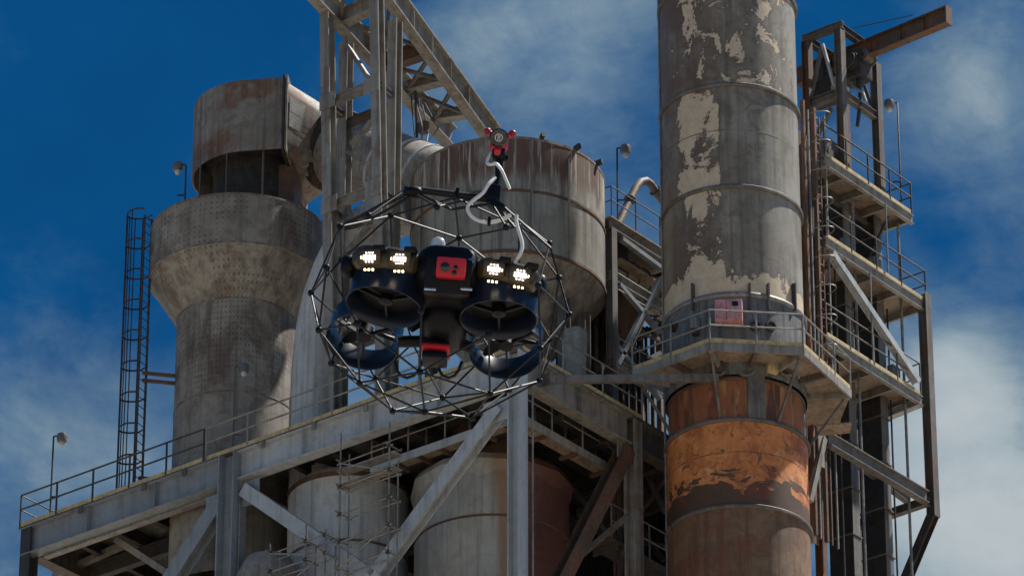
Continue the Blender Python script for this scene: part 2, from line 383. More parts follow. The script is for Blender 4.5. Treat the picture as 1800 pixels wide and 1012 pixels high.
gusset(PY(440, 868, 0) + V((0, 0, .05)), .7, .04, .8, 'blue_steel'); gusset(PY(376, 888, 0) + V((0, 0, 0)), .6, .04, .7, 'blue_steel')
gusset(PY(872, 722, 0), .9, .04, .7, 'pale_steel'); gusset(PX(1098, 790, XC), .04, .7, .7, 'beige_steel')
# deck plate and its joists, joists coloured dark for the shade under it
fr.part('deck_plate', slab([(XE-.1, -.22), (XC+.22, -.22), (XC+.22, YB+.2), (XE-.1, YB+.2)], ZT+.004, ZT+.05), 'grey_steel')
k = 0; x = XE + 1.2
while x < XC-.6:
    if abs(x-XL) > .5: fr.part('joist', ibeam((x, .25, ZT-.22), (x, 9.05, ZT-.22), .18, .4, Z), 'dark_steel')
    x += 1.45
for y in (2.4, 4.6, 6.9): fr.part('cross_beam', ibeam((XE+.5, y, ZT-.72), (XC-.3, y, ZT-.72), .25, .5, Z), 'dark_steel')  # dark steel paints in the under-deck shade
# lower storey beams seen in the gloom
zl = PY(60, 1030, 0).z
for y in (3.0, 6.0, 9.0):
    fr.part('cross_beam', ibeam((XE+.5, y, zl), (XL-.3, y, zl), .25, .45, Z), 'dark_steel')  # beam colour darkened to stand for shade in this storey
for (a, b, y) in (((205, 948), (330, 1030), 1.2), ((95, 1012), (215, 958), 2.2), ((260, 965), (355, 930), 3.0), ((150, 1000), (300, 960), 4.5), ((430, 900), (500, 945), 3.2)):
    fr.part('brace', bar(PY(*a, y), PY(*b, y), .2, .2), 'beige_steel')
for (a, b, y) in (((1010, 985), (1105, 905), 4.8), ((1010, 860), (1095, 970), 6.0), ((1120, 800), (1170, 900), 7.5), ((1030, 930), (1170, 960), 8.0), ((1125, 900), (1175, 830), 8.3), ((1045, 800), (1165, 985), 8.6)):
    fr.part('brace', bar(PY(*a, y), PY(*b, y), .13, .13), 'grey_steel')
# floor that carries the lower vessels and backing sheets added for the dark of the bay
zf = 56.0
fr.part('lower_floor', slab([(XE, .35), (XC-.35, .35), (XC-.35, YB-.3), (XE, YB-.3)], zf-.4, zf), 'concrete')
bay = Thing('shade_backing', 'added corrugated backing, near-black in place of shade, behind the bay under the deck', 'wall', (XE, YB, zf))
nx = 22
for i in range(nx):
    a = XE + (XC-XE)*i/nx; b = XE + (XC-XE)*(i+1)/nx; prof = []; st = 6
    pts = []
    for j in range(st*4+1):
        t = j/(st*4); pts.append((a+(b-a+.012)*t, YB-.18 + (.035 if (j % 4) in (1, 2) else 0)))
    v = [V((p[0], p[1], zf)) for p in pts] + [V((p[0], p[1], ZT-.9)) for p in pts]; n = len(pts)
    bay.part('panel', (v, [(q, q+1, n+q+1, n+q) for q in range(n-1)], False), 'shade_sheet')

# ------------------------------------------------------------------ railings
def railing(path, label, mat='dark_steel', h=1.08, sp=1.5, toe='toe_paint', r=.024, name='guard_railing', toeh=.14):
    path = [V(p) for p in path]; t = Thing(name, label, 'railing', path[0])
    for a, b in zip(path, path[1:]):
        L = (b-a).length; n = max(1, round(L/sp))
        for i in range(n+1):
            if i == n and b is not path[-1]: continue
            c = lerp(a, b, i/n); t.part('post', tube([c, c+Z*h], r*1.15, 6), mat)
        if toe:
            d = (b-a).normalized(); t.part('toe_plate', bar(a+Z*toeh/2, b+Z*toeh/2, .012, toeh, Z), toe)
    for hh in (h, h*.55): t.part('rail', tube([p+Z*hh for p in path], r, 6), mat)
    return t
rl = railing([(XE-.05, 1.6, ZT+.05), (XE-.05, -.2, ZT+.05), (-11.5, -.2, ZT+.05)], 'thin dark railing along the far left end of the long upper deck', 'dark_steel', 1.08, 1.45, r=.028)
railing([(-11.4, -.2, ZT+.05), (XC-.25, -.2, ZT+.05)], 'weathered railing with yellowish kick plate from deck lamp to drone', 'beige_steel', 1.08, 1.6, r=.028)
railing([(XC+.2, -.1, ZT+.05), (XC+.2, YC+.2, ZT+.05)], 'short railing on the girder sloping down right behind the drone', 'beige_steel', 1.08, 1.8)

# ------------------------------------------------------------------ lamp poles
def lamp(base, top_px, label, sgn=1, mat='dark_steel', H=2.4):
    base = V(base); t = Thing('lamp_post', label, 'lamp', base, 'lamp posts on the decks')
    top = base + Z*H; s = rt*sgn
    t.part('pole', tube([base, top, top + s*.06 + Z*.03], .028, 8), mat)
    t.part('bracket', bar(base+Z*1.0 - s*.02, base+Z*1.0 + s*.25, .04, .04), mat)
    arm = t.part('arm', tube([top+Z*.02, top + s*.30+Z*.02], .03, 8), mat)
    c = top + s*.26
    hdp = t.part('lamp_head', lathe(c, [(.05, .10), (.15, .08), (.17, -.02), (.15, -.16), (.10, -.19)], 20, cap0=True, cap1=True), 'lamp_grey')
    t.part('lamp_glass', lathe(c, [(.085, -.185), (.085, -.27), (.05, -.31)], 16, cap1=True), 'lamp_glass', hdp)
    return t
p = PY(88, 902, .3); lamp((p.x, .3, ZT+.05), None, 'lamp post against the sky at the far left end of the deck', 1, H=(PY(88, 772, .3).z-ZT))
p = PY(410, 770, .5); lamp((p.x, .5, ZT+.05), None, 'lamp post on the deck in front of the grey cyclone body', 1, 'grey_steel', H=(PY(412, 648, .5).z-ZT))

# ------------------------------------------------------------------ left cyclone tower
dC = DIST + 9.8
cc = PD(420, 420, dC); cx, cy = cc.x, cc.y; s_ = mpp(cc)
def zfront(px, py, d, R): return PD(px, py, d-R).z
RW, RN = 155*s_, 104*s_
z_rim = zfront(420, 339, dC, RW); z_c1 = zfront(420, 424, dC, RW); z_c2 = zfront(420, 522, dC, RN); z_s = zfront(420, 686, dC, RN)
cy_t = Thing('cyclone_tower', 'grey cyclone vessel with wide collar and tapered neck beside the caged ladder', 'cyclone', (cx, cy, z_c1))
C0 = (cx, cy, 0)
cy_t.part('collar_shell', lathe(C0, [(RW, z_c1), (RW, z_rim), (RW-.06, z_rim), (RW-.06, z_rim-.4)], 128), 'cyclone_shell')
cy_t.part('roof_plate', lathe(C0, [(.01, z_rim-.1), (RW-.05, z_rim-.1)], 96), 'hood_shell')
cy_t.part('cone', lathe(C0, [(RN, z_c2), (RW, z_c1-.012)], 128), 'cyclone_shell')
cy_t.part('neck_shell', lathe(C0, [(RN, z_s+.006), (RN, z_c2-.01)], 128), 'cyclone_shell')
cy_t.part('lower_shell', lathe(C0, [(RN+.004, ZT-3), (RN+.004, z_s-.006)], 128), 'cyclone_plain')
for r0, z0 in ((RW, z_c1), (RN, z_c2), (RN, z_s)):
    cy_t.part('weld_band', lathe(C0, [(r0-.02, z0-.03), (r0+.018, z0-.025), (r0+.018, z0+.025), (r0-.02, z0+.03)], 128, closed=True), 'hood_shell')
cy_t.part('rim_band', lathe(C0, [(RW-.02, z_rim-.05), (RW+.02, z_rim-.05), (RW+.02, z_rim+.012), (RW-.02, z_rim+.012)], 128, closed=True), 'hood_shell')
p = PD(325, 352, dC-.9); lamp((p.x, p.y, z_rim-.06), None, 'lamp post on the rim of the wide collar beside the hood', -1, H=(PD(325, 288, dC-.9).z-z_rim))

# hood (scroll outlet) on top: U-shaped wall, roof, open underneath
dd = (rt*math.cos(R_(7)) - hd*math.sin(R_(7))).normalized(); nn = Z.cross(dd)         # nn points away from the camera
hc0 = PD(452, 262, dC); RH = (452-338)*s_
hc = V((hc0.x, hc0.y, 0)); LEN = (514-452)*s_/.97
z_h1 = zfront(452, 142, dC, RH); z_h0 = zfront(452, 264, dC, RH)
hood = Thing('scroll_hood', 'rounded steel outlet hood above the left cyclone, open and dark underneath', 'hood', (hc.x, hc.y, z_h0))
out = [hc + dd*LEN - nn*RH]
N = 48
for i in range(N+1):
    a = math.pi*i/N; out.append(hc - nn*(RH*math.cos(a)) - dd*(RH*math.sin(a)))
out.append(hc + dd*LEN + nn*RH)
def wall(pts, z0, z1, th):
    n = len(pts); c = sum(pts, V())/n; ins = [p + (c-p).normalized()*th for p in pts]
    v = [V((p.x, p.y, z)) for z in (z0, z1) for p in pts] + [V((p.x, p.y, z)) for z in (z0, z1) for p in ins]; f = []
    for i in range(n-1):
        f += [(i, i+1, n+i+1, n+i), (2*n+i, 3*n+i, 3*n+i+1, 2*n+i+1), (i, 2*n+i, 2*n+i+1, i+1), (n+i, n+i+1, 3*n+i+1, 3*n+i)]
    return v, f, True
hood.part('wall', wall(out, z_h0, z_h1, .05), 'hood_shell')
hood.part('roof_plate', slab([(p.x, p.y) for p in out], z_h1+.005, z_h1+.05), 'hood_shell')
hood.part('throat', lathe((hc.x, hc.y, 0), [(RH*.66, z_rim-.2), (RH*.66, z_h0+.3), (RH*.96, z_h0+.9)], 64), 'casing_dark')  # near-black colour stands in for shade inside the hood
for px in (352, 398, 462):
    q = PD(px, 300, dC-RH*.86 if px < 440 else dC-RH*.9)
    hood.part('vane', bar((q.x, q.y, z_rim-.1), (q.x, q.y, z_h0+.12), .04 if px < 440 else .06, .16, hd), 'grey_steel')
bx = hc + dd*(LEN*.55) - nn*(RH*.22)
hood.part('support_box', slab([((bx+dd*a+nn*b).x, (bx+dd*a+nn*b).y) for a, b in ((-.75, -.55), (.75, -.55), (.75, .9), (-.75, .9))], z_rim-.15, z_h0-.004), 'rusty_steel')
fl = hc + dd*LEN
hood.part('flange', extrude([(-RH-.10, 0), (RH+.10, 0), (RH+.10, z_h1-z_h0+.18), (-RH-.1, z_h1-z_h0+.18)], V((fl.x, fl.y, z_h0-.09)), V((fl.x, fl.y, z_h0-.09))+dd*.07, Z), 'dark_steel')
hood.part('flange', extrude([(-RH-.10, 0), (RH+.10, 0), (RH+.10, z_h1-z_h0+.18), (-RH-.1, z_h1-z_h0+.18)], V((fl.x, fl.y, z_h0-.09))+dd*.10, V((fl.x, fl.y, z_h0-.09))+dd*.16, Z), 'hood_shell')

# transition and hot gas duct to the central silo
d3 = DIST + 6.2; c3 = PD(893, 320, d3); R3 = 170*mpp(c3)
du = Thing('gas_duct', 'pale clad duct from the hood flange running behind the trestle to the silo', 'duct', (fl.x, fl.y, z_h0))
NS = 40; zc = (z_h0+z_h1)/2; a0, b0 = RH, (z_h1-z_h0)/2
e0 = V((fl.x, fl.y, zc)) + dd*.165
e1 = PD(584, 262, dC-.2); RD = 66*mpp(e1)
e2 = PD(800, 338, d3+.6)
def ring_(c, ax, fn):
    ax = ax.normalized(); s = ax.cross(Z).normalized(); u = s.cross(ax); o = []
    for i in range(NS):
        t = 2*math.pi*(i+.5)/NS; a, b = fn(math.cos(t), math.sin(t)); o.append(c + s*a + u*b)
    return o
rect = lambda c, s: (c/max(abs(c)/1, abs(s)/1)*a0*.98, s/max(abs(c), abs(s))*b0*.98)
circ = lambda c, s: (c*RD, s*RD)
ax2 = (e2-e1)
secs = [ring_(e0, dd, rect), ring_(e1, (dd+ax2.normalized()), circ)]
du.part('transition', loft(secs, smooth=True), 'hood_shell')
du.part('expansion_joint', loft([ring_(e1 + ax2.normalized()*t, ax2, lambda c, s, k=k: (c*RD*k, s*RD*k)) for t, k in ((.0, 1.0), (.03, 1.12), (.12, 1.14), (.2, 1.08), (.3, 1.14), (.4, 1.12), (.43, 1.0))]), 'casing_dark')
du.part('pipe', loft([ring_(e1 + ax2*t, ax2, circ) for t in (.05, .3, .6, 1.0)]), 'duct_cladding')
for t in (.35, .5, .64, .78, .9):
    du.part('lagging_band', loft([ring_(e1 + ax2*t + ax2.normalized()*w, ax2, lambda c, s, k=k: (c*RD*k, s*RD*k)) for w, k in ((-.05, 1.0), (-.04, 1.03), (.04, 1.03), (.05, 1.0))]), 'white_duct')
# bright repair plates on the transition face towards the camera
def skinpt(u, t):
    i = int(math.floor(t)) ; w = t-i; P = lambda k: lerp(secs[0][k % NS], secs[1][k % NS], u)
    return lerp(P(i), P(i+1), w)
for ta, tb in ((.1, 2.6), (-2.6, .0)):
    us = (.06, .2, .34, .48); ts = [ta+(tb-ta)*i/4 for i in range(5)]
    v = [skinpt(u, t) - nn*o for o in (.012, .05) for t in ts for u in us]; f = []
    nu_ = len(us); nt = len(ts)
    for o in (0, nu_*nt):
        for a in range(nt-1):
            for b in range(nu_-1): q = o+a*nu_+b; f.append((q, q+1, q+nu_+1, q+nu_))
    du.part('repair_plate', (v, f, True), 'patch_plate')

# caged ladder on the left of the cyclone
yl = cy
lb = PD(240, 868, dC-.6); ltop = PD(263, 383, dC-.6)
lad = Thing('caged_ladder', 'dark caged access ladder rising up the left side of the cyclone', 'ladder', (lb.x, lb.y, ZT))
lx = (lb+ltop)/2; base = V((lx.x, lx.y, ZT+.05)); ztop = ltop.z
sd = rt; outd = -rt
ld = (rt*.45 + hd*.9).normalized()         # rung direction, cage bulges to the left
on = Z.cross(ld); on = on if on.dot(rt) < 0 else -on
for sgn in (-1, 1): lad.part('stringer', bar(base + ld*.22*sgn, V((base.x, base.y, ztop)) + ld*.22*sgn, .03, .07, on), 'dark_steel')
z = ZT+.3
while z < ztop-.1:
    c = V((base.x, base.y, z)); lad.part('rung', tube([c-ld*.22, c+ld*.22], .014, 6), 'dark_steel'); z += .3
def hoop(z, sc=1.0):
    pts = []
    for i in range(15):
        a = math.pi*i/14; pts.append(V((base.x, base.y, z)) + ld*(.36*math.cos(a))*(1 if .1 < a < 3.0 else .65) + on*(.12+.62*math.sin(a))*sc*(1 if .1 < a < 3.0 else 0))
    return pts
zs = []; z = ZT+.25
while z < ztop+.3: zs.append(z); z += 1.06
for z in zs: 
    pts = hoop(z); lad.part('hoop', loft([[p+Z*.03, p-Z*.03, p-Z*.03+on*.014, p+Z*.03+on*.014] for p in pts], True, False), 'dark_steel')
for i in (2, 4, 6, 8, 10, 12):
    a = hoop(0)[i]; lad.part('cage_bar', bar(V((a.x, a.y, zs[0])), V((a.x, a.y, zs[-1])), .012, .05, ld), 'dark_steel')
for py in (655, 668):
    q = PD(262, py, dC-.6); lad.part('standoff', bar((base.x, base.y, q.z), V((cx, cy, q.z)) + (V((base.x, base.y, 0))-V((cx, cy, 0))).normalized()*RN*.98, .08, .10), 'rusty_steel')
q = PD(262, 386, dC-.6); lad.part('standoff', bar((base.x, base.y, q.z), V((cx, cy, q.z)) + (V((base.x, base.y, 0))-V((cx, cy, 0))).normalized()*RW*.99, .05, .05), 'dark_steel')
lad.part('landing_arm', bar((base.x, base.y, ZT+.6), V((cx, cy, ZT+.6)) + (V((base.x, base.y, 0))-V((cx, cy, 0))).normalized()*RN, .12, .12), 'rusty_steel')

# ------------------------------------------------------------------ white bent duct between cyclone and trestle
path = [PY(553, 770, 2.4), PY(554, 700, 2.4), PY(557, 640, 2.4), PY(564, 580, 2.45), PY(577, 520, 2.5), PY(598, 465, 2.6), PY(628, 420, 2.75), PY(668, 388, 2.95), PY(720, 366, 3.2)]
sp = []
for a, b, c, d in zip([path[0]]+path, path, path[1:], path[2:]+[path[-1]]):
    for i in range(4):
        t = i/4; sp.append(.5*((2*b)+(c-a)*t+(2*a-5*b+4*c-d)*t*t+(-a+3*b-3*c+d)*t**3))
sp.append(path[-1]); RWD = 44*mpp(path[2])
wd = Thing('bent_duct', 'large off-white bent duct standing between the cyclone and the trestle legs', 'duct', (path[0].x, path[0].y, ZT))
path0 = V((path[0].x, path[0].y, ZT-2.5))
wd.part('pipe', tube([path0]+sp, RWD, 64), 'white_duct')
wd.part('flange', lathe((path[0].x, path[0].y, ZT+.05), [(RWD-.02, 0), (RWD+.13, 0), (RWD+.13, .06), (RWD-.02, .06)], 64, closed=True), 'grey_steel')
for i in range(14):
    a = 2*math.pi*i/14; u = V((math.cos(a), math.sin(a), 0)); c = V((path[0].x, path[0].y, ZT+.11)); b = c + u*RWD*.99
    sdv = Z.cross(u)*.008
    wd.part('gusset_plate', ([b-sdv, b+u*.13-sdv, b+Z*.55-sdv, b+sdv, b+u*.13+sdv, b+Z*.55+sdv], [(0, 1, 2), (5, 4, 3), (0, 3, 4, 1), (1, 4, 5, 2), (2, 5, 3, 0)], False), 'white_duct')

# ------------------------------------------------------------------ conveyor trestle and inclined gallery
YF, YK = 1.0, 2.0
tr = Thing('conveyor_trestle', 'tall braced steel trestle of four I-section legs rising behind the drone', 'trestle', (PY(585, 740, YF).x, YF, ZT))
def to_deck(top, bot):           # prolong a leg to the deck
    d = bot-top; return top + d*((ZT+.06-top.z)/d.z)
l1t, l3t = PY(575, 26, YF), PY(661, -60, YF)
l1b = to_deck(l1t, PY(583, 560, YF+.25)); l3b = to_deck(l3t, PY(672, 560, YF+.25))
l2t, l4t = PY(609, 76, YK), PY(695, 38, YK); l2b = V((l2t.x, YK, ZT+.06)); l4b = V((l4t.x, YK, ZT+.06))
for a, b in ((l1t, l1b), (l3t, l3b), (l2t, l2b), (l4t, l4b)):
    o = tr.part('leg', ibeam(b, a, .34, .32, (0, 1, 0), .035, .03), 'beige_steel')
    tr.part('base_plate', box(b+Z*.012, .5, .5, .03), 'grey_steel', o)
def onleg(a, b, py, px):      # point of a leg at a photo height
    t = min(max((py-26)/560, 0), 2); return a + (b-a)*((PY(px, py, YF+.1).z-a.z)/(b.z-a.z))
for py in (165, 345, 560):
    A = onleg(l1t, l1b, py+16, 580); B = onleg(l3t, l3b, py-16, 665); B = V((B.x, B.y, A.z))
    tr.part('tie_beam', ibeam(A, B, .2, .28, Z), 'beige_steel')
    A2 = V((l2t.x, YK, A.z-.3)); B2 = V((l4t.x, YK, A.z-.3)); tr.part('tie_beam', ibeam(A2, B2, .2, .24, Z), 'grey_steel')
    tr.part('tie_beam', ibeam(V((A.x, A.y, A.z-.05)), V((A2.x, A2.y, A.z-.05)), .14, .2, Z), 'grey_steel'); tr.part('tie_beam', ibeam(B-Z*.05, V((B2.x, B2.y, B.z-.05)), .14, .2, Z), 'grey_steel')
for (a, b) in (((612, 82), (656, 150)), ((617, 255), (660, 208)), ((612, 268), (664, 300)), ((612, 440), (664, 380)), ((690, 420), (612, 372)), ((612, 580), (672, 500))):
    tr.part('brace', bar(PY(*a, YK-.2), PY(*b, YK-.2), .16, .12), 'beige_steel')
for py in (165, 345, 560):
    for (la, lb_, px_) in ((l1t, l1b, 580), (l3t, l3b, 665)):
        c_ = onleg(la, lb_, py+(16 if px_ == 580 else -16), px_); tr.part('gusset_plate', box(c_+V((.12 if px_ == 580 else -.12, -.19, -.05)), .62, .025, .55), 'beige_steel')
ga = Thing('conveyor_gallery', 'inclined pair of heavy girders running down from the trestle top to the silo roof', 'gallery', (l4t.x, YK, l4t.z))
xr, xl = l4t.x, l2t.x
ga0, ga1 = PX(655, -55, xr), PX(866, 238, xr); gb0, gb1 = PX(518, -55, xl), PX(792, 242, xl)
for a, b in ((ga0, ga1), (gb0, gb1)):
    d = (b-a)
    big_ = ga.part('girder', ibeam(a - d*.35, b, .38, .74, Z, .05, .04), 'beige_steel')
    for i in range(1, 6):
        c = lerp(a, b, i/6.5); ga.part('stiffener', bar(c-Z*.33+V((.1, 0, 0)), c+Z*.33+V((.1, 0, 0)), .015, .16, (1, 0, 0)), 'beige_steel', big_)
zz = lambda pa, pb, y: lerp(pa, pb, (y-pa.y)/(pb.y-pa.y))
y0, y1 = ga0.y, ga1.y
ys = [PX(px, py, xr).y for px, py in ((685, 42), (758, 128), (798, 186), (846, 238))]
for i, y in enumerate(ys):
    A = zz(gb0, gb1, y); B = zz(ga0, ga1, y); hb = .55 if i < 2 else .34
    ga.part('cross_beam', ibeam(A+V((.12, 0, 0)), V((B.x-.12, y, A.z*.5+B.z*.5)), .36, hb, Z), 'rusty_steel' if i == 1 else 'beige_steel')
ys = [y0-1.2] + ys
for i in range(len(ys)-1):
    for sg in (0, 1):
        A = zz(gb0, gb1, ys[i+sg]); B = zz(ga0, ga1, ys[i+1-sg]); dz = -.02-.13*sg
        ga.part('brace', bar(A+Z*dz, B+Z*dz, .12, .1), 'grey_steel')
# cables and junction gear hanging where gallery meets silo
cb = Thing('cable_bundle', 'loose cables and conduit hanging under the gallery beside the silo rim', 'cables', PX(735, 280, xl))
for j in range(5):
    a = PX(722+6*j, 165+4*j, xl+.4); b = PX(734+5*j, 282-9*j, xl+.6); mid = lerp(a, b, .5)+V((.15*math.sin(j*2), .1*j, -.12))
    cb.part('cable', tube([a, lerp(a, mid, .6), mid, lerp(mid, b, .6), b], .02+.008*(j % 2), 6), 'galvanised' if j % 2 else 'dark_steel')
cb.part('conduit', tube([PX(730, 160, xl+.5), PX(733, 220, xl+.5), PX(730, 290, xl+.5)], .05, 8), 'dark_steel')
cb.part('junction_box', rbox(PX(745, 225, xl+.5), .3, .2, .4, .02), 'grey_steel')

# ------------------------------------------------------------------ central silo
z3r = zfront(893, 240, d3, R3); z3a = zfront(893, 334, d3, R3); z3b = zfront(893, 440, d3, R3)
weathered('silo_upper', (.33, .315, .275), (.25, .235, .20), rust_amt=.3, streak=.6, extra=white_runs(z3r-z3b, 1.7))
C3 = (c3.x, c3.y, 0)
si = Thing('silo', 'broad grey silo with rusty streaked rim behind the drone', 'silo', (c3.x, c3.y, z3b))
si.part('upper_shell', lathe(C3, [(R3, z3a+.02), (R3, z3r), (R3-.06, z3r), (R3-.06, z3r-.5)], 128), 'silo_upper')
si.part('lower_shell', lathe(C3, [(R3, z3b+.02), (R3, z3a-.02)], 128), 'tank_shell')
si.part('roof_plate', lathe(C3, [(.01, z3r-.08), (R3-.05, z3r-.12)], 96), 'hood_shell')
zcone = zfront(893, 640, d3, 1.0)
si.part('cone', lathe(C3, [(.75, zcone), (R3-.005, z3b-.02)], 128), 'cyclone_shell')
si.part('outlet', lathe(C3, [(.75, ZT), (.75, zcone-.01)], 48), 'tank_shell')
for z0 in (z3a, z3b): si.part('weld_band', lathe(C3, [(R3-.03, z0-.05), (R3+.03, z0-.04), (R3+.03, z0+.04), (R3-.03, z0+.05)], 128, closed=True), 'rusty_steel')
si.part('rim_band', lathe(C3, [(R3-.02, z3r-.08), (R3+.012, z3r-.075), (R3+.012, z3r+.01), (R3-.02, z3r+.01)], 128, closed=True), 'hood_shell')
for a in (-62, -40, -8, 14, 38): 
    u = hd*(-math.cos(R_(a))) + rt*math.sin(R_(a)); c = V((c3.x, c3.y, 0)) + u*(R3+.02)
    si.part('seam_rib', bar((c.x, c.y, z3b+.06), (c.x, c.y, z3r-.4), .05, .02, u), 'tank_shell')
for a in (20, 44, 66):
    u = hd*(-math.cos(R_(a))) + rt*math.sin(R_(a)); c = V((c3.x, c3.y, z3r+.05)) + u*(R3-.05); si.part('lifting_lug', bar(c, c+u*.22+Z*.04, .1, .16), 'dark_steel')
# support legs of the silo on the deck
for a in (-75, -15, 45, 75, 135, 200):
    u = hd*(-math.cos(R_(a))) + rt*math.sin(R_(a)); c = V((c3.x, c3.y, 0)) + u*(R3*.80)
    si.part('support_leg', ibeam((c.x, c.y, ZT+.05), (c.x, c.y, z3b-.9), .28, .28, (0, 1, 0)), 'grey_steel')
sh = Thing('outlet_chute', 'pale rounded chute below the right side of the silo cone', 'chute', PX(1012, 650, -.9))
pa, pb = PX(1012, 585, -.9), PX(1008, 655, -.9)
sh.part('chute_shell', tube([pa+Z*.2, pa, pb, V((pb.x, pb.y, ZT+.05))], [.12, .36, .36, .34], 24), 'duct_cladding')
sh.part('flange', lathe((pb.x, pb.y, ZT+.05), [(.3, 0), (.48, 0), (.48, .06), (.3, .06)], 32, closed=True), 'grey_steel')

# ------------------------------------------------------------------ lower vessels under the deck
d2 = DIST + 5.0; c2 = PD(865, 880, d2); R2 = 136*mpp(c2); z2r = zfront(865, 793, d2, R2); z2s = zfront(865, 904, d2, R2)
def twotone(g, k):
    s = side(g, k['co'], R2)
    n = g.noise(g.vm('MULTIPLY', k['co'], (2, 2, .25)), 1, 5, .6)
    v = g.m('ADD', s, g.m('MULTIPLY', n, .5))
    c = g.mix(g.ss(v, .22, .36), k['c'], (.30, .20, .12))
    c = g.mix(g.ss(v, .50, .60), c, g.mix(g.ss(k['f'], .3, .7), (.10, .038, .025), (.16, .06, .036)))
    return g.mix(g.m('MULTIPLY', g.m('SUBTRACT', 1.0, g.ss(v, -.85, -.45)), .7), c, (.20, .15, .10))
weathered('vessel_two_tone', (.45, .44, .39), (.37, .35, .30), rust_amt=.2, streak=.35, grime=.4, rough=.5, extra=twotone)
C2 = (c2.x, c2.y, 0)
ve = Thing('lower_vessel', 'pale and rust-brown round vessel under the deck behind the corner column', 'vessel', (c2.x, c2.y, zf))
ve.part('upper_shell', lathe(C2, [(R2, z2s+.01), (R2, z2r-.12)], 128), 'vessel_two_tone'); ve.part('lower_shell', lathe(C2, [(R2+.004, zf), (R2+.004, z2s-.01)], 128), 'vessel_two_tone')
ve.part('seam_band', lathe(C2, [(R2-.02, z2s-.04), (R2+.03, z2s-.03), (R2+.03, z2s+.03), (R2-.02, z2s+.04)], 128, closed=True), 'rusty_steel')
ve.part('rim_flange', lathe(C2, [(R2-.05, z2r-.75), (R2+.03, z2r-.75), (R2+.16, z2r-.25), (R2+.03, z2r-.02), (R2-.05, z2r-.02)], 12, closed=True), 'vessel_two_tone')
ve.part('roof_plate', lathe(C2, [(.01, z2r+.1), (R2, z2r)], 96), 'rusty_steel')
ve.part('riser', lathe(C2, [(1.2, z2r+.05), (1.2, ZT)], 64), 'rusty_steel')
d4 = DIST + 7.4; c4 = PD(612, 900, d4); R4 = 106*mpp(c4); z4r = zfront(612, 812, d4, R4)
C4 = (c4.x, c4.y, 0)
v4 = Thing('pale_vessel', 'blue-white round vessel under the deck behind the scaffold', 'vessel', (c4.x, c4.y, zf))
v4.part('shell', lathe(C4, [(R4, zf), (R4, z4r-.3), (R4-.25, z4r), (.02, z4r+.2)], 128), 'white_duct')
v4.part('rim_band', lathe(C4, [(R4-.02, z4r-.42), (R4+.04, z4r-.42), (R4+.04, z4r-.28), (R4-.02, z4r-.28)], 128, closed=True), 'rusty_steel')
pd_ = PD(612, 948, d4-R4); v4.part('seam_band', lathe(C4, [(R4-.02, pd_.z-.04), (R4+.03, pd_.z-.04), (R4+.03, pd_.z+.04), (R4-.02, pd_.z+.04)], 128, closed=True), 'grey_steel')
v5c = PD(470, 1080, DIST+6); 
v5 = Thing('hopper', 'dull rounded hopper top low between the left column and scaffold', 'hopper', (v5c.x, v5c.y, zf))
v5.part('shell', lathe((v5c.x, v5c.y, 0), [(.95, zf), (.95, PD(530, 1000, DIST+6).z-.3), (.7, PD(530, 985, DIST+6).z), (.02, PD(530, 980, DIST+6).z+.2)], 64), 'concrete')

# lower walkway round the two-tone vessel
zw = PY(912, 732, .8).z; xw0 = PY(655, 822, .8).x; yw1 = PX(1075, 838, XC-.6).y
lw = Thing('lower_walkway', 'narrow L-shaped walkway hung below the girders around the two-tone vessel', 'walkway', (XC-.7, .8, zw))
lw.part('deck', slab([(xw0, .75), (XC-.55, .75), (XC-.55, yw1), (XC-1.15, yw1), (XC-1.15, 1.35), (xw0, 1.35)], zw, zw+.05), 'deck_tan')
lw.part('edge_beam', bar((xw0, .72, zw-.06), (XC-.5, .72, zw-.06), .06, .24), 'pale_steel'); lw.part('edge_beam', bar((XC-.52, .76, zw-.06), (XC-.52, yw1, zw-.06), .06, .24), 'beige_steel')
for i in range(7):
    x = xw0 + (XC-1.2-xw0)*i/6; lw.part('bearer', bar((x, .76, zw-.06), (x, 1.5, zw-.06), .08, .12), 'rusty_steel')
    if i % 2 == 0: lw.part('hanger', bar((x, 1.3, zw+.05), (x, 1.3, ZT-.45), .06, .06, (1, 0, 0)), 'grey_steel')
for i in range(1, 4):
    y = .8+(yw1-.8)*i/3-.1; lw.part('bearer', bar((XC-.55, y, zw-.06), (XC-1.3, y, zw-.06), .08, .12), 'rusty_steel'); lw.part('hanger', bar((XC-1.1, y, zw+.05), (XC-1.1, y, ZT-.1), .06, .06, (1, 0, 0)), 'grey_steel')
railing([(xw0, .75, zw+.05), (XC-.55, .75, zw+.05)], 'galvanised railing of the lower walkway left of the corner column', 'galvanised', 1.08, 1.3, None)
railing([(XC-.55, .8, zw+.05), (XC-.55, yw1, zw+.05)], 'galvanised railing of the lower walkway right of the corner column', 'galvanised', 1.08, 1.5, None)

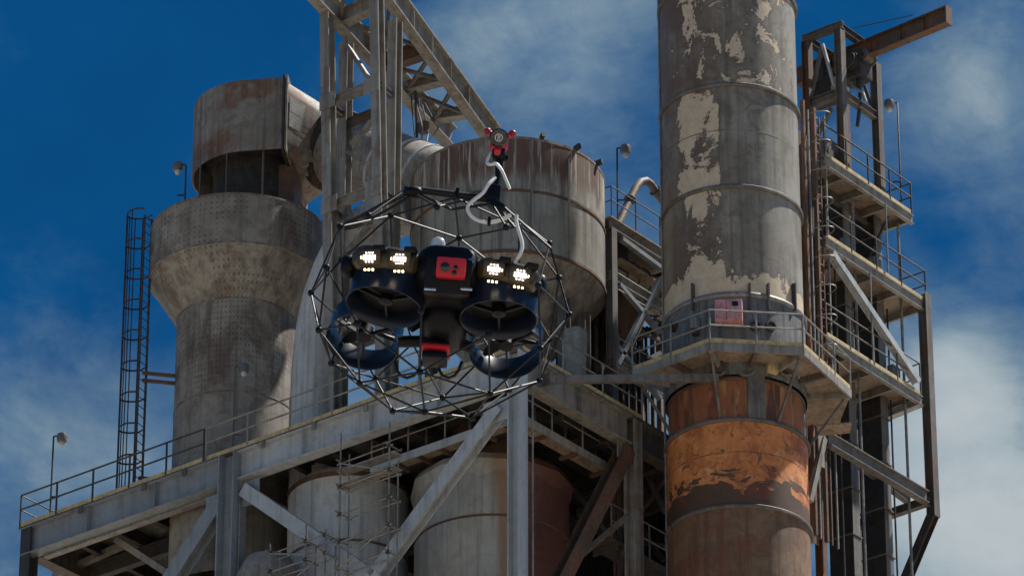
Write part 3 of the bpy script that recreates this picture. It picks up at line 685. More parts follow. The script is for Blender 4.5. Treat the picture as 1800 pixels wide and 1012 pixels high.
# dim service gallery in the right-hand bay
zq = PX(1150, 985, XC-.8).z
sg = Thing('service_gallery', 'dim service gallery with thin rails in the dark bay left of the rusty chimney base', 'walkway', (XC-.8, YC, zq))
sg.part('deck', slab([(XC-1.7, 5.4), (XC-.8, 5.4), (XC-.8, YB-.4), (XC-1.7, YB-.4)], zq-.05, zq), 'grey_steel')
for hh_ in (.55, 1.08): sg.part('rail', tube([(XC-.8, 5.4, zq+hh_), (XC-.8, YB-.4, zq+hh_)], .024, 6), 'galvanised')
for i in range(5): y = 5.4+(YB-.4-5.4)*i/4; sg.part('post', tube([(XC-.8, y, zq), (XC-.8, y, zq+1.08)], .028, 6), 'galvanised')
for i in range(3): y = 5.7+i*1.4; sg.part('joist', ibeam((XC-1.7, y, zq-.16), (XC-.8, y, zq-.16), .1, .2, Z), 'grey_steel')
for i in range(4):
    y = YC+.4+.5*i; sg.part('pipe', tube([(XC-1.0-.2*i, y, zq-6), (XC-1.0-.2*i, y, ZT-1.0)], .05+.02*(i % 2), 10), ('rusty_steel', 'grey_steel')[i % 2])
# conduits and boxes fixed to the frame
for (x, y0_, z0_, z1_) in ((XL+.36, -.1, zf, ZT-1.2), (XC+.34, .2, zf, ZT-.9)):
    fr.part('conduit', tube([(x, y0_, z0_), (x, y0_, z1_)], .03, 8), 'galvanised')
for px_ in (470, 560, 650, 745): 
    p_ = PY(px_, 780, -.03); fr.part('deck_bracket', box((p_.x, -.24, ZT-.12), .16, .07, .2), 'beige_steel')
for px_ in (150, 260, 330): 
    p_ = PY(px_, 900, -.03); fr.part('deck_bracket', box((p_.x, -.24, ZT-.12), .16, .07, .2), 'grey_steel')
fr.part('cable_tray', box(((XE+XL)/2, .3, ZT-GH-.05), XL-XE-1.2, .22, .06), 'galvanised')
# scaffolds in front of the left girder
def scaffold(xs, ysp, zlevels, label, ztops):
    t = Thing('scaffold', label, 'scaffold', (xs[0], ysp[0], zf))
    for i, x in enumerate(xs):
        for j, y in enumerate(ysp): t.part('standard', tube([(x, y, zf-.0), (x+.02*i, y, ztops[i][j])], .026, 6), 'galvanised')
    for z in zlevels:
        for y in ysp: t.part('ledger', tube([(xs[0]-.12, y, z+.03*(y != ysp[0])), (xs[-1]+.15, y, z+.03)], .024, 6), 'galvanised')
        for x in xs: t.part('transom', tube([(x, ysp[0]-.2, z+.06), (x, ysp[-1]+.15, z+.06)], .024, 6), 'galvanised')
        for x in xs: t.part('coupler', box((x, ysp[0], z+.03), .09, .09, .11), 'dark_steel')
    t.part('diagonal', tube([(xs[0], ysp[0]-.04, zlevels[0]), (xs[-1], ysp[0]-.04, zlevels[1])], .024, 6), 'galvanised')
    t.part('diagonal', tube([(xs[-1], ysp[0]-.04, zlevels[-2]), (xs[0], ysp[0]-.04, zlevels[-1])], .024, 6), 'galvanised')
    return t
yS = -.75
sx = [PY(598, 850, yS).x, PY(683, 850, yS).x]; zS = [PY(640, y, yS).z for y in (985, 938, 890, 842, 800)]
sct = scaffold(sx, (yS, -.35), zS, 'galvanised tube scaffold bay hanging in front of the pale vessel', [(PY(598, 762, yS).z, PY(598, 790, yS).z), (PY(683, 742, yS).z, PY(683, 800, yS).z)])
for z in (zS[3], zS[4]-.3):
    for i in range(3): sct.part('plank', box(((sx[0]+sx[1])/2, yS+.08+.13*i-.0, z+.12), sx[1]-sx[0]+.35, .12, .04), 'beige_steel')
sx2 = [PY(475, 980, yS).x, PY(536, 980, yS).x, PY(570, 980, yS).x]; zS2 = [PY(520, y, yS).z for y in (1040, 990, 958)]
scaffold(sx2, (yS, -.3), zS2, 'low galvanised scaffold beside the left column at the bottom edge', [(PY(475, 955, yS).z, PY(475, 958, yS).z), (PY(536, 922, yS).z, PY(536, 950, yS).z), (PY(570, 930, yS).z, PY(570, 950, yS).z)])

# ------------------------------------------------------------------ chimney stack
dS = DIST + 3.6; cs = PD(1289, 506, dS); RS = 122*mpp(cs)
zs_ = {k: zfront(1289, y, dS, RS) for k, y in dict(top=-150, r0=-38, r1=149, r2=328, col=518, plat=604, low=668, r3=737, r4=889).items()}
CS = (cs.x, cs.y, 0)
st = Thing('chimney_stack', 'tall weathered steel chimney stack with peeling cream patches and an orange lower section', 'chimney', (cs.x, cs.y, 0))
base_s = dict(rough=.46, base=(.31, .285, .235), alt=(.23, .20, .15), rust_amt=.16, streak=.45, scale=.5)
zz0 = 0
def rel(z): return z
weathered('stack_upper', **base_s, extra=peel(RS, -.85, .95, -100.0, .1, 1.01))
weathered('stack_middle', **base_s, extra=peel(RS, -.78, -.18, rel(zs_['r2']), .1, .925))
weathered('stack_lower', **base_s, extra=peel(RS, -.66, -.16, rel(zs_['col']), 1.7, 1.00))
weathered('stack_rust', (.20, .085, .040), (.13, .055, .030), rust_amt=.3, streak=.6, extra=rust_runs)
weathered('stack_orange', (.2, .1, .05), (.15, .07, .04), rust_amt=.1, streak=.3, extra=orange_bake((zs_['r3']+zs_['r4'])/2-.55, 1.35, .52))
weathered('stack_brown', (.25, .155, .085), (.17, .095, .05), rust=(.12, .035, .018), rust_amt=.5, streak=.5)
def shell(z0, z1, mat, R=RS): st.part('shell_section', lathe(CS, [(R, z0), (R, z1)], 128), mat)
shell(zs_['r1']+.03, zs_['top'], 'stack_upper'); shell(zs_['r2']+.03, zs_['r1']-.03, 'stack_middle'); shell(zs_['col']+.03, zs_['r2']-.03, 'stack_lower')
shell(zs_['plat']-1.0, zs_['col']-.03, 'collar_grey', RS+.03)
shell(zs_['r3']+.03, zs_['plat']-1.0, 'stack_rust', RS*.965)
shell(zs_['r4']+.03, zs_['r3']-.03, 'stack_orange', RS*1.0); shell(0, zs_['r4']-.03, 'stack_brown', RS*1.0)
def ringband(z, w=.05, hgt=.09, mat='grey_steel', R=RS, name='stiffening_ring'):
    st.part(name, lathe(CS, [(R-.03, z-hgt), (R+w*.7, z-hgt), (R+w, z-hgt*.5), (R+w, z+hgt*.5), (R+w*.7, z+hgt), (R-.03, z+hgt)], 128, closed=True), mat)
for k in ('r0', 'r1', 'r2'): ringband(zs_[k], .085, .06, 'casing_light')
ringband(zs_['col'], .10, .08, 'galvanised'); ringband(zs_['low']+.1, .05, .05, 'rusty_steel', RS*.965); ringband(zs_['r3'], .09, .06, 'grey_steel'); ringband(zs_['r4'], .09, .06, 'grey_steel')
ringband((zs_['r1']+zs_['r2'])/2+.2, .004, .015, 'hood_shell'); ringband((zs_['r3']+zs_['r4'])/2+.35, .006, .015, 'stack_rust')
def on_stack(px, py, extra=0.0):      # point on the camera side of the stack
    s = (px-1289)*mpp(cs)/(RS+extra); s = max(-.999, min(.999, s)); c = math.sqrt(1-s*s); pt = V((cs.x, cs.y, 0)) + rt*(s*(RS+extra)) - hd*(c*(RS+extra))
    z = PD(px, py, dS-c*(RS+extra)).z; return V((pt.x, pt.y, z)), rt*s - hd*c
for px in (1213, 1311, 1344, 1392):
    a, n = on_stack(px, 498, .10); b, _ = on_stack(px, 545, .10); z0 = b.z
    st.part('clamp_strap', bar(V((a.x, a.y, a.z))-n*.02, V((a.x, a.y, z0))-n*.02, .05, .14, n), 'dark_steel' if px == 1392 else 'grey_steel')
for px in (1183, 1318, 1345):
    a, n = on_stack(px, 575, .03); st.part('port', lathe(a, [(.16, 0), (.16, .12), (.12, .12), (.12, .0)], 20, axis=n), 'dark_steel')
a, n = on_stack(1220, 572, .03); tz = Z.cross(n); st.part('instrument', rbox(a+n*.12, .24, .24, .34, .03, M((tz, n, Z)).transposed()), 'galvanised'); st.part('instrument_stem', lathe(a+n*.12-Z*.36, [(.1, 0), (.1, .2)], 16, cap0=True, cap1=True), 'dark_steel')
a, n = on_stack(1318, 690, .0); tz = Z.cross(n); rot = M((tz, n, Z)).transposed()
st.part('inlet_rib', rbox(a+n*-.02, .52, .16, 1.75, .02, rot), 'casing_light')
for px in (1255, 1345, 1372):
    a, n = on_stack(px, 648, .0); tz = Z.cross(n); st.part('lug_box', rbox(a+n*.0, .34, .3, .36, .03, M((tz, n, Z)).transposed()), 'rusty_steel' if px != 1345 else 'toe_paint')
for px in (1240, 1290, 1362):
    a, n = on_stack(px, 655, .12); b, n2 = on_stack(px+26, 652, .14); st.part('pipe', tube([a, lerp(a, b, .3)-Z*.1, lerp(a, b, .7)-Z*.1, b], .05, 8), 'grey_steel')
# vertical conduit left of the stack with brackets
cp = PD(1165, 500, dS); 
vp = Thing('vertical_conduit', 'thin vertical conduit running the full height along the left edge of the chimney', 'pipe', (cp.x, cp.y, 0))
vp.part('pipe', tube([(cp.x, cp.y, 0), (cp.x, cp.y, zs_['top'])], .035, 8), 'galvanised')
for k in ('r1', 'r2', 'col', 'r3', 'r4'):
    for dz in (.35, -1.2):
        c = V((cp.x, cp.y, zs_[k]-.6+dz)); vp.part('bracket', bar(c, c + (V((cs.x, cs.y, c.z))-c).normalized()*.25, .05, .04), 'dark_steel')

# stack platform (octagonal, facets follow the plant axes)
zp = PD(1330, 604, dS-RS-1.15).z
plat = [PZ(px, py, zp) for px, py in ((1112, 656), (1248, 606), (1412, 614), (1495, 690))]
plat_in = []
ctr = V((cs.x, cs.y, zp))
back = [ctr + (ctr - plat[0])*.62, ctr + (ctr-plat[1])*.85]
pf = Thing('stack_platform', 'tan octagonal service platform wrapped round the chimney below the pink cabinet', 'platform', (cs.x, cs.y, zp))
ring_o = [ctr + (p-ctr) for p in plat]
def ring_in(p): d = (p-ctr); d.z = 0; return ctr + d.normalized()*(RS+.06)
for i in range(3):
    a, b = ring_o[i], ring_o[i+1]; A, B = ring_in(a), ring_in(b); mid = ring_in((a+b)/2)
    b2, B2 = lerp(b, a, .004), lerp(B, A, .004)
    pf.part('deck_panel', slab([(q.x, q.y) for q in (a, b2, B2, mid, A)], zp, zp+.06), 'deck_tan')
    ux = (b-a).normalized(); pf.part('edge_channel', bar(a-Z*.05, b-Z*.05, .07, .26), 'beige_steel')
    pf.part('toe_plate', bar(a+Z*.15, b+Z*.15, .015, .16), 'toe_paint')
for i, p in enumerate(ring_o):
    q = ring_in(p); pf.part('bracket_beam', bar(lerp(q, p, .02)-Z*.1, lerp(q, p, .98)-Z*.1, .1, .2), 'beige_steel')
    pf.part('bracket_strut', bar(lerp(q, p, .85)-Z*.2, V((lerp(q, ctr, .02).x, lerp(q, ctr, .02).y, zp-1.75)), .07, .07), 'grey_steel')
    if i < 3:
        q2 = ring_in((p+ring_o[i+1])/2); m2 = (p+ring_o[i+1])/2
        pf.part('bracket_beam', bar(lerp(q2, m2, .02)-Z*.1, lerp(q2, m2, .98)-Z*.1, .1, .2), 'grey_steel')
# right wing that reaches the elevator tower
wing = [ring_o[3], ring_o[3]+V((-1.3, 1.3, 0)), ring_o[3]+V((-2.3, .9, 0)), ring_in(ring_o[3])]
pf.part('deck_panel', slab([(q.x, q.y) for q in wing], zp-.07, zp-.01), 'deck_tan')
pf.part('hanging_plate', slab([(q.x, q.y) for q in (ring_o[3], ring_o[3]+V((-.9, -.5, 0)), ring_o[3]+V((-1.2, .1, 0)), ring_o[3]+V((-.4, .5, 0)))], zp-1.0, zp-.95), 'deck_tan')
railing([p+Z*.06 for p in ring_o], 'pale bent railing round the octagonal chimney platform', 'galvanised', 1.08, 1.25, None, .026)
# pink cabinet
a, n = on_stack(1273, 549, .55); a, _ = on_stack(1273, 549, .45); tz = Z.cross(n); rot = M((tz, n, Z)).transposed(); hh = 37*mpp(cs)/.88
cab = Thing('control_cabinet', 'faded pink control cabinet with a small dark window on the chimney collar', 'cabinet', a)
cab.part('body', rbox(a, 47*mpp(cs), .34, hh, .02, rot), 'pink_paint')
cab.part('window', rbox(a + n*.172 + tz*.20 + Z*(hh*.26), .17, .03, .15, .005, rot), 'lens_black')
cab.part('door_seam', bar(a + n*.172 - rt*.0 - Z*hh*.46 - rt*.05, a + n*.172 + Z*hh*.46 - rt*.05, .012, .006, n), 'dull_red')
cab.part('mounting_arm', bar(a - n*.1 - Z*hh*.3, a - n*.5 - Z*hh*.3, .06, .06), 'grey_steel'); cab.part('mounting_arm', bar(a - n*.1 + Z*hh*.3, a - n*.5 + Z*hh*.3, .06, .06), 'grey_steel')
# long pale strut from the girder to the platform
pa, pb = PX(960, 667, XC+.3), PD(1262, 664, dS-RS-.2)
bst = Thing('tie_strut', 'long pale horizontal strut from the corner girder to the chimney', 'strut', pa)
bst.part('beam', bar(pa, pb, .16, .22), 'casing_light'); bst.part('end_plate', box(pa, .3, .1, .35), 'grey_steel')

# ------------------------------------------------------------------ small bridge platform between silo and chimney
XM = XC-1.7
mp = Thing('bridge_platform', 'small braced platform tower between the silo and the chimney', 'platform', PX(1078, 640, XM))
ya, yb = PX(1074, 400, XM).y, PX(1164, 430, XM).y+.8
zt1 = PX(1070, 393, XM).z; zt2 = PX(1076, 486, XM).z
for y in (ya, yb): 
    mp.part('column', ibeam((XM, y, ZT+.05), (XM, y, zt1-.14), .26, .26, (1, 0, 0)), 'grey_steel'); mp.part('column', ibeam((XM-1.9, y, ZT+.05), (XM-1.9, y, zt1-.14), .26, .26, (1, 0, 0)), 'grey_steel')
    for z in (zt1, zt2): mp.part('beam', ibeam((XM-1.75, y, z-.14), (XM-.14, y, z-.14), .16, .26, Z), 'grey_steel')
for x in (XM, XM-1.9):
    for z in (zt1, zt2, zt2-2.9): mp.part('beam', ibeam((x, ya-.1, z), (x, yb+.2, z), .2, .30, Z), 'beige_steel' if x == XM else 'grey_steel')
mp.part('deck', slab([(XM-2.0, ya-.2), (XM+.15, ya-.2), (XM+.15, yb+.3), (XM-2.0, yb+.3)], zt1+.16, zt1+.2), 'deck_tan')
mp.part('deck', slab([(XM-1.8, ya+.6), (XM-.1, ya+.6), (XM-.1, yb+.3), (XM-1.8, yb+.3)], zt2+.9, zt2+.94), 'deck_tan')
for (a, b) in (((1088, 500), (1160, 585)), ((1160, 490), (1085, 640)), ((1092, 420), (1160, 470)), ((1085, 610), (1160, 700))):
    mp.part('brace', bar(PX(*a, XM+.05), PX(*b, XM+.05), .16, .14), 'blue_steel')
for k_ in range(7):
    x_ = XM-.2-.25*k_; mp.part('pipe', tube([(x_, ya+.3+.35*k_, ZT+.05), (x_, ya+.3+.35*k_, zt1-.2-.3*(k_ % 3)), (x_-.5, ya+.5+.35*k_, zt1-.1-.3*(k_ % 3))], .05+.03*(k_ % 2), 10), ('dark_steel', 'rusty_steel', 'grey_steel')[k_ % 3])
for (a_, b_) in (((1080, 455), (1165, 500)), ((1080, 560), (1165, 600)), ((1070, 600), (1120, 520)), ((1090, 660), (1160, 620))):
    mp.part('brace', bar(PX(*a_, XM-.9), PX(*b_, XM-.9), .12, .12), 'grey_steel')
for k_ in range(8): mp.part('rail', tube([(XM+.1, ya+.2, zt2-2.6+.55*k_), (XM+.1, yb, zt2-2.6+.55*k_)], .02, 6), 'galvanised') if k_ in (0, 1, 4, 5) else None
for k_ in range(4): mp.part('rail_post', tube([(XM+.1, ya+.2+(yb-ya-.3)*k_/3, zt2-2.7), (XM+.1, ya+.2+(yb-ya-.3)*k_/3, zt2-1.9)], .022, 6), 'galvanised')
mp.part('hopper', lathe((XM-.9, (ya+yb)/2, 0), [(.25, zt2-1.6), (.75, zt2-.4), (.75, zt2+.2), (.3, zt2+.25)], 32, cap0=True, cap1=True), 'rusty_steel')
mp.part('equipment_cabinet', rbox((XM-.8, ya+1.2, zt2+1.3), .7, .6, .9, .03), 'dark_steel'); mp.part('back_sheet', box((XM-1.7, (ya+yb)/2+.2, (zt2+ZT)/2+.2), .04, yb-ya+1.0, zt2-ZT-1.2), 'shade_sheet')
railing([(XM-1.9, ya-.1, zt1+.2), (XM+.1, ya-.1, zt1+.2), (XM+.1, yb+.2, zt1+.2)], 'thin railing on the small bridge platform left of the chimney', 'dark_steel', 1.08, 1.1, None, .02)
lp = PX(1086, 388, XM-.2); lamp((lp.x, lp.y, zt1+.2), None, 'lamp post on the small bridge platform between silo and chimney', 1, H=(PX(1086, 262, XM-.2).z-zt1-.2))
gn = Thing('gooseneck_pipe', 'curved gooseneck vent pipe above the small bridge platform', 'pipe', PX(1092, 390, XM-.8))
pts = [PX(x_, y_, XM-.8) for x_, y_ in ((1072, 420), (1090, 388), (1108, 350), (1118, 330), (1126, 320), (1136, 318), (1144, 324), (1152, 336), (1166, 354), (1185, 380))]
gn.part('pipe', tube(pts, .13, 16), 'grey_steel')
for i in (2, 7): d = (pts[i+1]-pts[i]).normalized(); gn.part('flange', lathe(pts[i], [(.08, -.03), (.19, -.03), (.19, .03), (.08, .03)], 20, closed=True, axis=d), 'grey_steel')
rd = Thing('ribbed_duct', 'ribbed round duct in shade behind the bridge platform braces', 'duct', PX(1090, 500, XM-1.2))
pts = [lerp(PX(1060, 468, XM-1.0), PX(1215, 560, XM-1.0), i/8) for i in range(9)]
rd.part('pipe', tube(pts, .55, 32), 'duct_cladding')
for i in range(1, 8): d = (pts[8]-pts[0]).normalized(); rd.part('rib', lathe(pts[i], [(.5, -.02), (.6, -.02), (.6, .02), (.5, .02)], 32, closed=True, axis=d), 'grey_steel')
# dim machinery deck and pipes behind
mk = Thing('pipe_cluster', 'tangle of dark pipes and valves low between silo and chimney', 'pipes', PX(1080, 690, XM))
for i in range(12):
    a = PX(1036+11*i, 545+random.uniform(-30, 40), XM-1.2-.2*(i % 3)); b = V((a.x, a.y, ZT+.05)); c = a + V((random.uniform(-.5, .5), random.uniform(.3, 1.2), 0))
    mk.part('pipe', tube([b, a-Z*.15, a+ (c-a)*.15, c], .05+.03*(i % 3), 10), ('dark_steel', 'grey_steel', 'rusty_steel')[i % 3])
for i in range(5):
    a = PX(1055+22*i, 640+random.uniform(-20, 20), XM-.6); mk.part('valve', lathe(a, [(.05, -.12), (.16, -.1), (.16, .1), (.05, .12)], 14, cap0=True, cap1=True, axis=(1, .3, 0)), 'dark_steel')

# ------------------------------------------------------------------ elevator tower on the right
X0 = cs.x + .75
def yz(px, py): return PX(px, py, X0)
pl = [(yz(1449, 272), yz(1603, 352)), (yz(1452, 415), yz(1629, 522)), (yz(1452, 588), yz(1620, 684))]
tw = Thing('elevator_tower', 'steel frame tower with three walkway levels right of the chimney', 'tower', (X0, pl[1][0].y, 0))
YR = pl[1][1].y - .12; colx = X0
zc1 = yz(1625, 516).z; zc0 = yz(1636, 905).z
tw.part('column', ibeam((X0-.02, YR, zc0), (X0-.02, YR, zc1), .30, .30, (1, 0, 0)), 'grey_steel')
tw.part('brace', ibeam((X0-.02, YR, zc0+.1), PY(1592, 1020, YR), .28, .28, (0, 1, 0)), 'dark_steel')
q = PY(1592, 1020, YR); tw.part('brace', ibeam(q, V((q.x-1.4, YR, q.z-4.5)), .28, .28, (0, 1, 0)), 'dark_steel')
YN = pl[1][0].y
XB = X0 - 2.9
for (x, y) in ((XB, YN), (XB, YR)): tw.part('column', ibeam((x, y, 0), (x, y, pl[0][0].z), .3, .3, (1, 0, 0)), 'grey_steel')
tw.part('column', ibeam((X0-.5, YN-.05, 0), (X0-.5, YN-.05, pl[0][0].z-.2), .26, .26, (1, 0, 0)), 'rusty_steel')
tw.part('brace', ibeam(yz(1460, 445), yz(1612, 672), .22, .24, (1, 0, 0)), 'pale_steel')
tw.part('beam', ibeam(yz(1456, 772), yz(1628, 874), .24, .42, Z), 'casing_light')
a = yz(1618, 706); tw.part('beam', ibeam(a, PY(1458, 772, a.y), .24, .26, Z), 'pale_steel')
a = yz(1632, 880); tw.part('beam', ibeam(a, PY(1500, 925, a.y), .22, .26, Z), 'grey_steel')
a0_ = PX(1500, 745, X0-1.2); tw.part('beam', ibeam(PX(1480, 790, X0-1.2), PX(1600, 880, X0-1.2), .2, .3, Z), 'grey_steel')
tw.part('brace', bar(PX(1448, 770, X0), PX(1423, 880, X0), .18, .16, (1, 0, 0)), 'beige_steel')
tw.part('gusset_plate', box(PX(1443, 790, X0), .04, .3, 1.1), 'beige_steel')
wid = (1.25, 2.5, 2.5)
lab = ('top', 'middle', 'lower')
for i, (a, b) in enumerate(pl):
    b = V((X0, b.y, a.z)); z = a.z
    w = tw.part('walkway', slab([(X0, a.y), (X0, b.y), (X0-wid[i], b.y), (X0-wid[i], a.y)], z-.03, z+.02), 'deck_tan')
    tw.part('edge_beam', ibeam((X0-.02, a.y, z-.20), (X0-.02, b.y, z-.20), .14, .32, Z), 'beige_steel', w)
    tw.part('edge_beam', ibeam((X0-wid[i]+.1, a.y, z-.20), (X0-wid[i]+.1, b.y, z-.20), .14, .32, Z), 'grey_steel', w)
    n = 4
    for k in range(n+1):
        y = a.y+.06+(b.y-a.y-.12)*k/n; tw.part('joist', ibeam((X0-.1, y, z-.17), (X0-wid[i]+.18, y, z-.17), .10, .22, Z), 'beige_steel', w)
    railing([(X0-.02, a.y+.05, z+.02), (X0-.02, b.y-.02, z+.02), (X0-min(wid[i], 1.2), b.y-.02, z+.02)],
            ('dark railing of the top walkway under the hoist frame', 'dark railing of the middle walkway on the elevator tower', 'dark railing of the lower walkway on the elevator tower')[i], 'dark_steel' if i < 2 else 'grey_steel', 1.08, 1.3, 'toe_paint', .026, toeh=.12)
q = yz(1588, 300); lamp((X0-.12, q.y, pl[0][0].z+.02), None, 'lamp post on the top walkway below the hoist beam', -1, H=(PX(1588, 184, X0).z-pl[0][0].z))
tw.part('strut', bar((X0-.3, pl[0][1].y-.9, pl[0][0].z-.35), (X0-1.2, pl[0][1].y-.9, pl[0][0].z-1.7), .07, .07), 'dark_steel')
tw.part('hanger_rod', tube([(X0+.05, yz(1553, 330).y, pl[0][0].z-.3), (X0+.05, yz(1553, 330).y, pl[1][0].z+.1)], .03, 6), 'galvanised')
tw.part('hanger_rod', tube([(X0+.05, yz(1527, 480).y, pl[1][0].z-.3), (X0+.05, yz(1527, 480).y, pl[2][0].z+.1)], .03, 6), 'galvanised')
for (dx_, px_, k_) in ((.3, 1470, 0), (.55, 1506, 1), (.9, 1560, 0), (.4, 1585, 1)):
    p_ = PX(px_, 560, X0-dx_); tw.part('riser_pipe', tube([(p_.x, p_.y, 0), (p_.x, p_.y, pl[0 if k_ else 1][0].z-.3)], .045 if k_ else .03, 8), ('dark_steel', 'galvanised')[k_])
for (px_, lv) in ((1490, 1), (1565, 2), (1540, 1)):
    p_ = PX(px_, 500, X0-.7); tw.part('switch_box', rbox((p_.x, p_.y, pl[lv][0].z+.75), .22, .4, .55, .02), 'galvanised'); tw.part('box_stand', tube([(p_.x, p_.y, pl[lv][0].z+.02), (p_.x, p_.y, pl[lv][0].z+.5)], .03, 6), 'dark_steel')
# bucket elevator casings
def casing(px0, px1, label, matd, xpl, zt, wX=.85, wY=.42):
    a = PX(px0, 700, xpl); t = Thing('elevator_casing', label, 'elevator', (a.x, a.y, 0), 'bucket elevator casings')
    z = 0; zt_ = zt; x1 = xpl+wX/2; k = 0; zlist = []
    zz_ = zt_
    while zz_ > 55: zlist.append(zz_); zz_ -= 1.55
    zlist.append(0)
    for i in range(len(zlist)-1):
        t.part('casing_section', box((xpl, a.y, (zlist[i]+zlist[i+1])/2), wX, wY, zlist[i]-zlist[i+1]-.02), matd)
        t.part('joint_flange', box((xpl, a.y, zlist[i+1]), wX+.09, wY+.09, .05), 'grey_steel') if zlist[i+1] > 0 else None
        t.part('face_panel', box((xpl+wX/2+.008, a.y, (zlist[i]+zlist[i+1])/2), .012, wY-.05, zlist[i]-zlist[i+1]-.1), 'casing_light')
    return t
casing(1477, 0, 'near dark bucket elevator casing beside the chimney', 'casing_dark', X0-1.55, pl[0][0].z+.9)
casing(1533, 0, 'far dark bucket elevator casing at the right side of the tower', 'casing_dark', X0-1.35, pl[0][0].z+.7)
# rusty cable ladder / vertical riser bundle between chimney and tower
ri = Thing('riser_ladder', 'rusty caged riser ladder packed with cables right beside the chimney', 'ladder', (X0-.2, YN-.7, 0))
rp = [PX(px, 430, X0-.1) for px in (1418, 1427, 1437, 1446, 1456)]
zr0, zr1 = PX(1437, 628, X0-.1).z, PX(1437, 205, X0-.1).z
for i, p in enumerate(rp):
    ri.part('stringer', bar((p.x, p.y, zr0-6), (p.x, p.y, zr1 + (.0 if i % 2 else .2)), .10 if i in (0, 2) else .05, .12 if i in (0, 2) else .05, (1, 0, 0)), 'rusty_steel' if i not in (1, 4) else 'galvanised')
z = zr0
while z < zr1:
    ri.part('rung', tube([(rp[2].x, rp[2].y, z), (rp[3].x, rp[3].y, z)], .016, 6), 'galvanised'); z += .3
z = zr0+.4
while z < zr1:
    c = (rp[2]+rp[3])/2; pts = [V((c.x, c.y, z)) + V((.50*math.sin(a), -.30*math.cos(a), 0)) for a in [math.pi*i/10 for i in range(11)]]
    ri.part('hoop', tube(pts, .018, 6), 'galvanised'); z += 1.0
for i in range(4):
    p = lerp(rp[0], rp[4], .15+.22*i)+V((-.15, 0, 0)); pts = [V((p.x+random.uniform(-.05, .05), p.y+random.uniform(-.05, .05), zr0-4+j*.9)) for j in range(12) if zr0-4+j*.9 < zr1]
    ri.part('cable', tube(pts, .03, 6), 'dark_steel')
ri.part('backing_plate', bar((rp[0].x-.35, (rp[0].y+rp[3].y)/2, zr0-6), (rp[0].x-.35, (rp[0].y+rp[3].y)/2, zr1-.6), .5, .03, (1, 0, 0)), 'rusty_steel')

# hoist head frame with monorail beam
YH = pl[0][0].y + .55
hf = Thing('hoist_tower', 'dark steel head frame above the elevator tower', 'hoist frame', (X0-1, YH, pl[0][0].z))
zb = pl[0][0].z+.03
pA = PX(1475, 52, X0-.35); pB = PX(1538, 100, X0-.35); pCx = PY(1418, 80, pA.y)
ztp = pA.z
posts = [(pA.x, pA.y), (pB.x, pB.y), (pCx.x, pA.y), (pCx.x, pB.y)]
for i, (x, y) in enumerate(posts): hf.part('post', ibeam((x, y, zb if i < 2 else zb-1.5), (x, y, ztp if i != 1 else ztp-.35), .26, .26, (1, 0, 0)), 'grey_steel' if i < 2 else 'rusty_steel')
hf.part('top_beam', ibeam((pCx.x-.15, pA.y, ztp+.12), (pA.x+.15, pA.y, ztp+.12), .2, .24, Z), 'grey_steel'); hf.part('top_beam', ibeam((pA.x, pA.y+.12, ztp+.10), (pB.x, pB.y+.1, ztp+.10), .2, .24, Z), 'dark_steel')
hf.part('top_beam', ibeam((pCx.x, pA.y+.12, ztp+.1), (pCx.x, pB.y+.1, ztp+.1), .2, .24, Z), 'dark_steel')
zm = PY(1440, 178, pA.y).z; hf.part('cross_beam', ibeam((pCx.x+.1, pA.y, zm), (pA.x-.1, pA.y, zm), .2, .3, Z), 'grey_steel')
zm2 = PX(1515, 205, X0-.35).z; hf.part('cross_beam', ibeam((pA.x, pA.y+.1, zm2+.35), (pB.x, pB.y-.1, zm2+.35), .2, .26, Z), 'grey_steel')
hf.part('brace', bar(PY(1446, 78, pA.y+.05), PY(1466, 150, pA.y+.05), .09, .09), 'pale_steel'); hf.part('brace', bar(PY(1446, 78, pA.y+.1), PY(1425, 170, pA.y+.1), .12, .1), 'grey_steel')
hf.part('brace', bar(PX(1520, 150, X0-.4), PX(1532, 185, X0-.4), .09, .09), 'dark_steel'); hf.part('brace', bar(PY(1462, 190, pA.y+.2), PY(1425, 260, pA.y+.2), .12, .12), 'grey_steel')
ymb = (pA.y+pB.y)/2
mA, mB = PY(1402, 138, ymb), PY(1666, 28, ymb); zmr = (mA.z+mB.z)/2
mo = Thing('monorail_beam', 'long rusty I-beam jutting out to the right over the hoist frame', 'beam', (mA.x, ymb, zmr))
mo.part('beam', ibeam(mA, mB, .30, .60, Z, .045, .04), 'rusty_steel')
mo.part('stay_cable', tube([PY(1500, 50, ymb), PY(1605, 27, ymb)], .016, 6), 'dark_steel'); mo.part('end_stop', box(mB + V((.03, 0, 0)), .04, .34, .64), 'rusty_steel')
for t in (.35, .5, .7, .85):
    c = lerp(mA, mB, t); mo.part('stiffener', box(c + V((0, -.09, 0)), .02, .1, .48), 'rusty_steel')
mt = PY(1508, 118, ymb)
ho = Thing('hoist_motor', 'black electric hoist and gearbox slung under the monorail beam', 'hoist', mt)
ho.part('gearbox', rbox(mt+V((-.12, .05, .0)), .85, .7, .95, .10), 'dark_steel'); ho.part('motor', lathe(mt + V((0, -.55, .0)), [(.1, -.1), (.27, -.05), (.29, .1), (.29, .55), (.2, .6)], 24, cap0=True, cap1=True, axis=(0, 1, 0)), 'casing_dark')
for i in range(5): ho.part('cooling_fin', lathe(mt + V((0, -.5+.1*i, 0)), [(.25, -.01), (.33, -.01), (.33, .01), (.25, .01)], 24, closed=True, axis=(0, 1, 0)), 'dark_steel')
ho.part('drum', lathe(mt+V((.32, -.2, .25)), [(.05, 0), (.22, 0), (.22, .05), (.16, .06), (.16, .45), (.22, .46), (.22, .5), (.05, .5)], 24, closed=True, axis=(0, 1, 0)), 'grey_steel')
